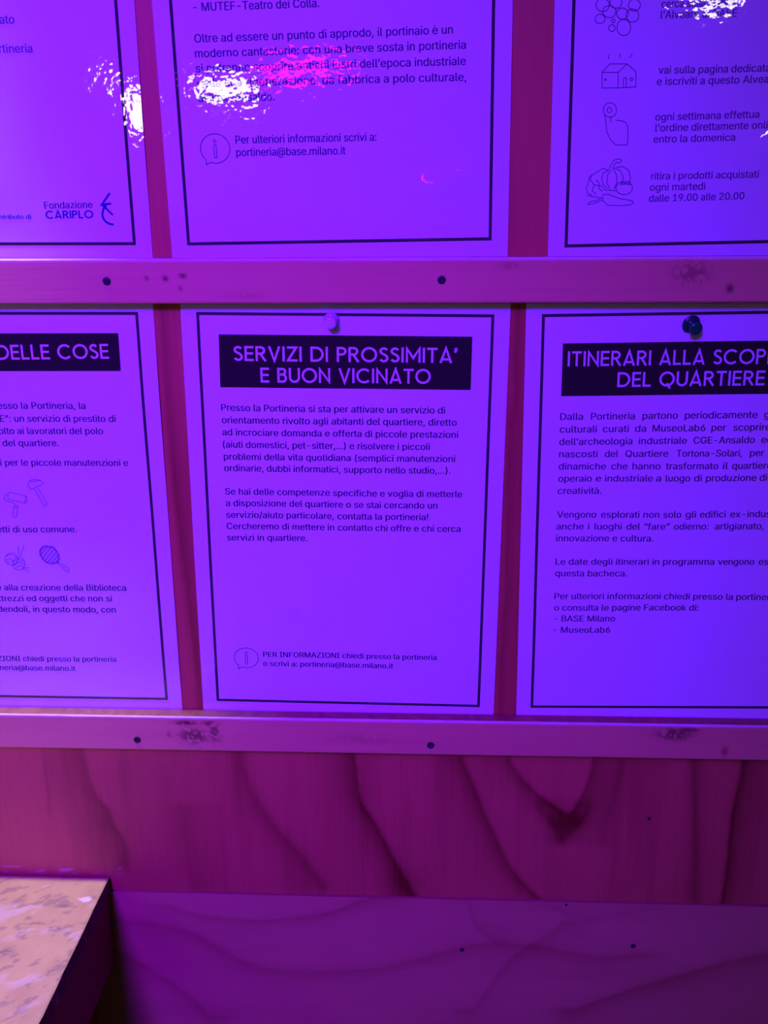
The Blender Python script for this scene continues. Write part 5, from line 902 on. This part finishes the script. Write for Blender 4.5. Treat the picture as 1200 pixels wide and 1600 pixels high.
# --- battens
def batten(label, z0, z1, y0, y1, screws, stains, seed, dents=()):
    L0, L1 = -470, 520
    xs = nonuni([(L0, -320, 10), (-320, 330, 1.5), (330, L1, 10)])
    ch = 0.9                                             # eased front edges
    rough = lambda s: 0.28 * (fbm(xs / 7, xs * 0 + s, seed, 3) - .5)
    # cross-section rows from the back of the top edge, over the front, to the back of the bottom edge
    rows = [(y0, z1, 0), ((y0 + y1) / 2, z1 + .1, 1), (y1 + ch + .1, z1, 1), (y1 + ch, z1, 1), (y1, z1 - ch, 1)]
    nmid = 17
    rows += [(y1, z1 - ch - (z1 - z0 - 2 * ch) * k / nmid, 0) for k in range(1, nmid)]
    rows += [(y1, z0 + ch, 1), (y1 + ch, z0, 1), (y0, z0, 0)]
    V, Fc = [], []
    for k, (y, z, rg) in enumerate(rows):
        rr = rough(k * 3.3) if rg else xs * 0
        for x, d in zip(xs, rr):
            V.append((x, y, z + d))
    n = len(xs)
    for k in range(len(rows) - 1):
        for i in range(n - 1):
            Fc.append((k * n + i, (k + 1) * n + i, (k + 1) * n + i + 1, k * n + i + 1))
    last = (len(rows) - 1) * n
    Fc.append(tuple([0, n - 1, last + n - 1, last]))
    Fc.append(tuple([k * n for k in range(len(rows))][::-1]))
    Fc.append(tuple([k * n + n - 1 for k in range(len(rows))]))
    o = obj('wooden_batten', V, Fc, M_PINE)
    o.location = (0, 0, Z0)
    A = np.array(V)
    X, Z = A[:, 0], A[:, 2]
    f = 0.32 * (fbm(X / 90, Z / 9, seed + 2, 4) - .30) + 0.10 * sstep(.55, .7, fbm(X / 160, Z / 2.0, seed + 5, 3))
    sawn = (Z > z1 - .5) & (A[:, 1] > y1 + ch + .01)          # rough-sawn upper edge
    f = f + sawn * (.25 + .6 * fbm(X / 3, X * 0 + A[:, 1], seed + 12, 3))
    g = sawn * (.30 + .5 * fbm(X / 4, X * 0 + A[:, 1], seed + 14, 3))
    for (cx, cz, rx, rz, amp, th) in stains:
        g = np.maximum(g, amp * blob(X, Z, cx, cz, rx, rz, seed + 31, th))
    edge_highlight = sum((np.abs(A[:, 1] - y) < 1e-6) & (np.abs(Z - z) < .4) for y, z in ((y1 + ch, z1), (y1, z1 - ch)))  # light catching the upper front edge, painted in as paler colour
    set_figure(o, f, g, edge_highlight * (.55 + .5 * fbm(X / 9, X * 0, seed + 8, 3)))
    tag(o, label, 'batten', 'battens that hold the sheets')
    for (x, z) in screws:
        add_screw(o, x, y1 - 0.02, z, 2.6, roll=x * .01)
    return o


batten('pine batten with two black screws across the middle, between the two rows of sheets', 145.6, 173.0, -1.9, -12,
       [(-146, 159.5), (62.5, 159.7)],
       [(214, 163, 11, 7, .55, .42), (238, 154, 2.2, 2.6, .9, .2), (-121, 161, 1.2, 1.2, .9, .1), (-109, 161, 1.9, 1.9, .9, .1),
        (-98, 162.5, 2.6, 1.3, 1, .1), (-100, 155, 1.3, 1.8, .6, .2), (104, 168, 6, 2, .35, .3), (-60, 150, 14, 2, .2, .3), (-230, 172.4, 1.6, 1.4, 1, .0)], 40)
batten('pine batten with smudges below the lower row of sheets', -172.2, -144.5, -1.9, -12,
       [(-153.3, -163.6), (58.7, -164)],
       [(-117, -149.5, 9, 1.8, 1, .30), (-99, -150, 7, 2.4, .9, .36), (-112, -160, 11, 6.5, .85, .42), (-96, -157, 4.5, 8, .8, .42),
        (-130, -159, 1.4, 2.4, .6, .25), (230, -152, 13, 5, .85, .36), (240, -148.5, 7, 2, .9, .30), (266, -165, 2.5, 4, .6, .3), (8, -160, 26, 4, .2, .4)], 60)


# ------------------------------------------------------------------ the sheets
def sheet_height(sh):
    """how far the sheet stands off the board at sheet point (x, z), in mm: flat where the battens clamp it"""
    waves = WAVES[sh]

    def h(x, z):
        x = np.asarray(x, float)
        z = np.asarray(z, float)
        lo, hi = -141.0, 141.0
        win = sstep(lo, lo + 45, z) * (1 - sstep(hi - 45, hi, z))
        s = 0
        for (a, kx, kz, ph) in waves['sin']:
            s = s + a * (1 + np.sin(x * 2 * math.pi / kx + z * 2 * math.pi / kz + ph))
        s = s * win
        for (a, cx, cz, rx, rz) in waves.get('bump', ()):
            s = s + a * np.exp(-((x - cx) / rx) ** 2 - ((z - cz) / rz) ** 2)
        return s
    return h


def normals_of(h, x, z):
    e = 0.3
    dx = (h(x + e, z) - h(x - e, z)) / (2 * e)
    dz = (h(x, z + e) - h(x, z - e)) / (2 * e)
    n = np.stack([-dx, -np.ones_like(dx), -dz], -1)
    return n / np.linalg.norm(n, axis=1, keepdims=True)


Y_SHEET = -0.35


def printed(name, flat, h, mat, parent, lift=0.10):
    v = np.array([(a, b) for a, b in flat.v], float)
    y = Y_SHEET - 0.25 - h(v[:, 0], v[:, 1]) - lift
    V = np.stack([v[:, 0], y, v[:, 1]], -1)
    # every face looks towards the viewer (-y)
    Fc = []
    for f in flat.f:
        p = v[list(f)]
        ar = np.sum(p[:, 0] * np.roll(p[:, 1], -1) - np.roll(p[:, 0], -1) * p[:, 1])
        Fc.append(f if ar > 0 else f[::-1])
    return obj(name, V, Fc, mat, parent, normals=normals_of(h, v[:, 0], v[:, 1]))


def make_sheet(sh, label):
    ox, oz, ang = FRAMES[sh]
    h = sheet_height(sh)
    nx, nz = 84, 118
    xs = np.linspace(-105, 105, nx + 1)
    zs = np.linspace(-148.5, 148.5, nz + 1)
    X, Z = np.meshgrid(xs, zs)
    X, Z = X.ravel(), Z.ravel()
    H = h(X, Z)
    n = len(X)
    V = np.concatenate([np.stack([X, Y_SHEET - 0.25 - H, Z], -1), np.stack([X, Y_SHEET - H, Z], -1)])
    q = lambda i, j: j * (nx + 1) + i
    Fc, fm = [], []
    for j in range(nz):
        for i in range(nx):
            f = (q(i, j), q(i + 1, j), q(i + 1, j + 1), q(i, j + 1))
            Fc.append(f)
            fm.append(0)
            Fc.append(tuple(n + k for k in f[::-1]))
            fm.append(0)
    ring = [q(i, 0) for i in range(nx)] + [q(nx, j) for j in range(nz)] + [q(i, nz) for i in range(nx, 0, -1)] + [q(0, j) for j in range(nz, 0, -1)]
    for a, b in zip(ring, ring[1:] + ring[:1]):
        Fc.append((a, n + a, n + b, b))
        fm.append(1)
    N = normals_of(h, X, Z)
    o = obj('information_sheet', V, Fc, None, mats=[M_PAPER, M_RIM], fmat=fm, normals=np.concatenate([N, -N]))
    o.location = (ox / 1000, 0, Z0 + oz / 1000)
    o.rotation_euler = (0, -math.radians(ang), 0)
    tag(o, label, 'sheet', 'laminated information sheets on the board')
    b = Flat()
    w = 1.9
    c = 95 - w / 2
    d = 138.5 - w / 2
    b.stroke([(-c, -d), (c, -d), (c, d), (-c, d)], w, True, 4.0)
    printed('printed_border', b, h, M_BORDER, o)
    return o, h


def banner(o, h, quad, lines):
    b = Flat()
    b.grid(0, 0, 0, 0, 40, 9, quad)
    bo = printed('title_banner', b, h, M_BLACK, o)
    t = Flat()
    for text, x0, z0, x1, z1, cap in lines:
        caps_line(t, text, x0, z0, x1, z1, cap)
    printed('title_lettering', t, h, M_PAPER, bo, 0.18)


def body_text(sh, o, h, size, sel=None, name='body_text', mat=None, sizes=None, kdef=1.0):
    t = Flat()
    for k, (text, x, z, w, sl, pre) in enumerate(TEXT[sh]):
        if sel is not None and k not in sel:
            continue
        text_line(t, text, x, z, w, sl, (sizes or {}).get(k, size), kdef, pre)
    return printed(name, t, h, mat or INK[sh], o, 0.12)


def info_bubble(o, h, cx, cz, rx, rz, tail):
    t = Flat()
    t.stroke(arc(cx, cz, rx, rz, -112, 228, 36), 0.45)
    e1 = arc(cx, cz, rx, rz, -112, -112, 1)[0]
    e2 = arc(cx, cz, rx, rz, 228, 228, 1)[0]
    t.stroke([e2, tail, e1], 0.45)
    t.stroke(arc(cx, cz + rz * .50, 0.75, 0.85, 0, 360, 12), 0.4, True)
    t.stroke([(cx - .75, cz + rz * .24), (cx + .75, cz + rz * .24), (cx + .75, cz - rz * .62), (cx - .75, cz - rz * .62)], 0.4, True)
    printed('information_symbol', t, h, INK['C'], o, 0.12)


def drawings(o, h, icons, w):
    for name, pls in icons.items():
        t = Flat()
        for pl in pls:
            if len(pl) > 1:
                t.stroke(pl, w)
        printed(name + '_drawing', t, h, M_LINE, o, 0.12)


o, h = make_sheet('C', 'white sheet titled SERVIZI DI PROSSIMITA\u2019 E BUON VICINATO under the white push pin')
banner(o, h, [(-81.1, 124.5), (81.5, 124.45), (81.5, 90.3), (-81.6, 90.3)],
       [('SERVIZI DI PROSSIMITA\u2019', -72.0, 107.6, 72.4, 107.6, 9.6), ('E BUON VICINATO', -54.9, 93.8, 55.5, 94.0, 9.6)])
body_text('C', o, h, SIZE['C'], set(range(11)))
body_text('C', o, h, SIZE['Cf'], {11, 12}, 'contact_text')
info_bubble(o, h, -71.9, -103.4, 8.7, 7.8, (-77.9, -112.4))

o, h = make_sheet('A', 'white sheet with DELLE COSE title and tool drawings, cut off by the left edge')
banner(o, h, [(-81.2, 124.6), (81.1, 125.0), (80.9, 100.6), (-81.4, 99.9)],
       [('DELLE COSE', -0.2, 107.7, 73.9, 108.6, 9.6)])
for sel in (set(range(5)), {5}, {6, 7, 8}):
    body_text('A', o, h, SIZE['A'], sel)
body_text('A', o, h, SIZE['Cf'], {9, 10}, 'contact_text')
drawings(o, h, ICON_A, 0.42)

o, h = make_sheet('B', 'white sheet titled ITINERARI ALLA SCOPERTA DEL QUARTIERE under the dark push pin')
banner(o, h, [(-81.3, 120.0), (81.3, 120.0), (81.3, 86.2), (-81.3, 86.3)],
       [('ITINERARI ALLA SCOPERTA', -77.9, 105.45, 76.5, 105.4, 9.5), ('DEL QUARTIERE', -45.9, 91.8, 47.1, 91.76, 9.5)])
nB = len(TEXT['B'])
body_text('B', o, h, SIZE['B'], set(range(nB)))

o, h = make_sheet('D', 'upper middle laminated sheet with a speech bubble and white glare, between two gaps of board')
body_text('D', o, h, SIZE['D'], set(range(6)))
body_text('D', o, h, SIZE['D'], {6, 7}, 'contact_text')
info_bubble(o, h, -73.4, -82.0, 9.0, 8.4, (-79.4, -91.2))

o, h = make_sheet('E', 'upper left laminated sheet with the blue Fondazione CARIPLO logo')
body_text('E', o, h, SIZE['E'], {0, 1})
body_text('E', o, h, 5.0, {2}, 'credit_text', M_BLUE)
t = Flat()
V = TEXT['E'][3]
text_line(t, V[0], V[1], V[2], V[3], V[4], 8.1, 1.0)
printed('logo_name', t, h, INK['D'], o, 0.12)
t = Flat()
caps_line(t, 'CARIPLO', 39.5, -122.5, 69.5, -122.2, 4.7, 1.25)
printed('logo_lettering', t, h, M_BLUE, o, 0.12)
t = Flat()
t.stroke([(81.2, -107.3), (75.5, -114.2), (78.2, -113.9), (81.5, -113.6)], 1.25)
t.stroke([(75.5, -114.2), (78.4, -116.9), (81.9, -120.4)], 1.25)
t.stroke([(78.2, -114.6), (76.3, -116.8), (75.3, -119.7), (75.6, -122.3), (77.0, -124.3), (79.2, -125.6), (81.8, -126.1)], 1.35)
printed('logo_symbol', t, h, M_BLUE, o, 0.14)

o, h = make_sheet('F', 'upper right laminated sheet with vegetable drawings beside short lines of text')
for sel in ({0, 1}, {2, 3, 4, 5}, {6, 7, 8, 9}, {10, 11, 12}):
    body_text('F', o, h, SIZE['F'], sel, 'step_text')
drawings(o, h, ICON_F, 0.5)


# ------------------------------------------------------------------ push pins
def push_pin(label, x, z, depth, tilt_x, tilt_z, r_collar, r_head, length, m_head, m_collar):
    e = empty('push_pin', W(x, depth, z))
    e.rotation_euler = (tilt_x, 0, tilt_z)
    tag(e, label, 'push pin', 'push pins')
    rc = r_collar
    # the point sits in the board (+y), the head faces the viewer (-y)
    V, Fc = lathe([(0.15, 3.0), (0.45, 0.2), (rc * .9, 0.0), (rc, -0.5), (rc * .97, -1.0), (rc * .55, -1.7), (1.9, -2.4), (1.7, -length * .5)], 32)
    obj('collar', V, Fc, m_collar, e, smooth=True)
    rh = r_head
    V, Fc = lathe([(1.7, -length * .48), (rh * .62, -length * .62), (rh * .94, -length * .75), (rh, -length * .86), (rh * .93, -length * .95), (rh * .70, -length), (rh * .35, -length - .15)], 32)
    obj('head', V, Fc, m_head, e, smooth=True)
    return e


push_pin('white push pin at the top of the middle lower sheet', -7.0, 134.6, -2.0, math.radians(13), math.radians(0),
         4.9, 4.0, 8.5, M_WPIN, M_WPIN2)
push_pin('dark green push pin at the top of the lower right sheet', 219.0, 131.8, -2.0, math.radians(17), math.radians(11),
         5.9, 4.3, 9.0, M_GPIN, M_GPIN2)


# ------------------------------------------------------------------ the table
def box(x0, y0, z0, x1, y1, z1):
    return ([(x0, y0, z0), (x1, y0, z0), (x1, y1, z0), (x0, y1, z0), (x0, y0, z1), (x1, y0, z1), (x1, y1, z1), (x0, y1, z1)],
            [(0, 3, 2, 1), (4, 5, 6, 7), (0, 1, 5, 4), (1, 2, 6, 5), (2, 3, 7, 6), (3, 0, 4, 7)])


TT = -289.6
te = empty('work_table', W(-560, -330, -1190))
tag(te, 'plywood table with a paint-smeared top, pushed against the board at bottom left', 'table')
ox, oy, oz = 560, 330, 1190        # table-local millimetres = board millimetres + this
xs = nonuni([(-930, -345, 15), (-345, -196, 1.0), (-196, -188.6, 0.8)])
ys = nonuni([(-640, -160, 12), (-160, -2.6, 1.0)])
X, Y = np.meshgrid(xs, ys)
nx, ny = len(xs), len(ys)
X, Y = X.ravel(), Y.ravel()
edge = np.minimum.reduce([xs[-1] - X, X - xs[0], Y - ys[0], ys[-1] - Y])
Zt = TT - 0.9 * np.exp(-edge / 0.9)
wob = 0.5 * (fbm(Y / 9, X * 0, 77, 3) - .5)
V = np.stack([X + np.where(X > xs[-1] - .1, wob, 0) + ox, Y + oy, Zt + oz], -1).tolist()
q = lambda i, j: j * nx + i
Fc = [(q(i, j), q(i + 1, j), q(i + 1, j + 1), q(i, j + 1)) for j in range(ny - 1) for i in range(nx - 1)]
n0 = len(V)
ring = [q(i, 0) for i in range(nx)] + [q(nx - 1, j) for j in range(1, ny)] + [q(i, ny - 1) for i in range(nx - 2, -1, -1)] + [q(0, j) for j in range(ny - 2, 0, -1)]
for k in ring:
    V.append((V[k][0], V[k][1], TT - 13.0 + oz))
nr = len(ring)
for a in range(nr):
    b = (a + 1) % nr
    Fc.append((ring[a], n0 + a, n0 + b, ring[b]))
Fc.append(tuple(range(n0, n0 + nr))[::-1])
nf_top = (nx - 1) * (ny - 1)
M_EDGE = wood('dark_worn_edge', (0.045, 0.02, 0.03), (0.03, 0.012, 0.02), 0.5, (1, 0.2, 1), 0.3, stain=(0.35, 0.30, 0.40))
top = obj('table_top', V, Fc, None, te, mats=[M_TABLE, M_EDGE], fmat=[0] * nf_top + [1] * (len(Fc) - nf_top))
A = np.array(V)
X, Y = A[:, 0] - ox, A[:, 1] - oy
U, Vv = X * .8 + Y * .6, -X * .6 + Y * .8          # brush direction
f = 0.9 * (fbm(X / 14, Y / 20, 81, 4) - .25)
wh = sstep(.50, .66, fbm(U / 17, Vv / 8, 83, 5)) * sstep(.42, .60, fbm(X / 30, Y / 30, 85, 2)) * .28
sx_, sy_ = X + 198.5 + 2.2 * (fbm(X / 3, Y / 3, 88, 2) - .5), Y + 28.5 + 3 * (fbm(X / 3, Y / 3, 89, 2) - .5)
wh = np.maximum(wh, sstep(1.15, .55, (sx_ / 5.6) ** 2 + (sy_ / (2.6 + .25 * sx_)) ** 2))
dk = sstep(.60, .70, fbm(U / 9, Vv / 4.5, 91, 5)) * .4
for (cx, cy, rx, ry) in ((-236, -84, 6, 4), (-212, -36, 7, 2), (-226, -55, 8, 1.5), (-208, -60, 6, 3)):
    dk = np.maximum(dk, .8 * np.exp(-((X - cx) / rx) ** 2 - ((Y - cy) / ry) ** 2) * sstep(.3, .55, fbm(X / 3, Y / 2, 93, 3)))
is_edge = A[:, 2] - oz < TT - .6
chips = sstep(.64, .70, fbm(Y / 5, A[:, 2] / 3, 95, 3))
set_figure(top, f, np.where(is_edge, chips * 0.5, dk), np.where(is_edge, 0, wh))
tf = 64.0
V, Fc = [], []
for bx in ((-925, -635, TT - 13 - tf, -190, -620, TT - 13.05), (-925, -18, TT - 13 - tf, -190, -3.2, TT - 13.05),
           (-925, -620, TT - 13 - tf, -910, -18, TT - 13.05), (-205, -620, TT - 13 - tf, -190, -18, TT - 13.05)):
    v, fc = box(*bx)
    Fc += [tuple(i + len(V) for i in t) for t in fc]
    V += [(a + ox, b + oy, c + oz) for a, b, c in v]
ap = obj('apron', V, Fc, M_APRON, te)
set_figure(ap, np.full(len(V), .3))
for x0, y0 in ((-909, -619), (-909, -64), (-251, -619), (-251, -64)):
    v, fc = box(x0 + ox, y0 + oy, 0, x0 + 45 + ox, y0 + 45 + oy, TT - 13.1 + oz)
    lg = obj('leg', v, fc, M_APRON, te)
    set_figure(lg, np.full(8, .4))
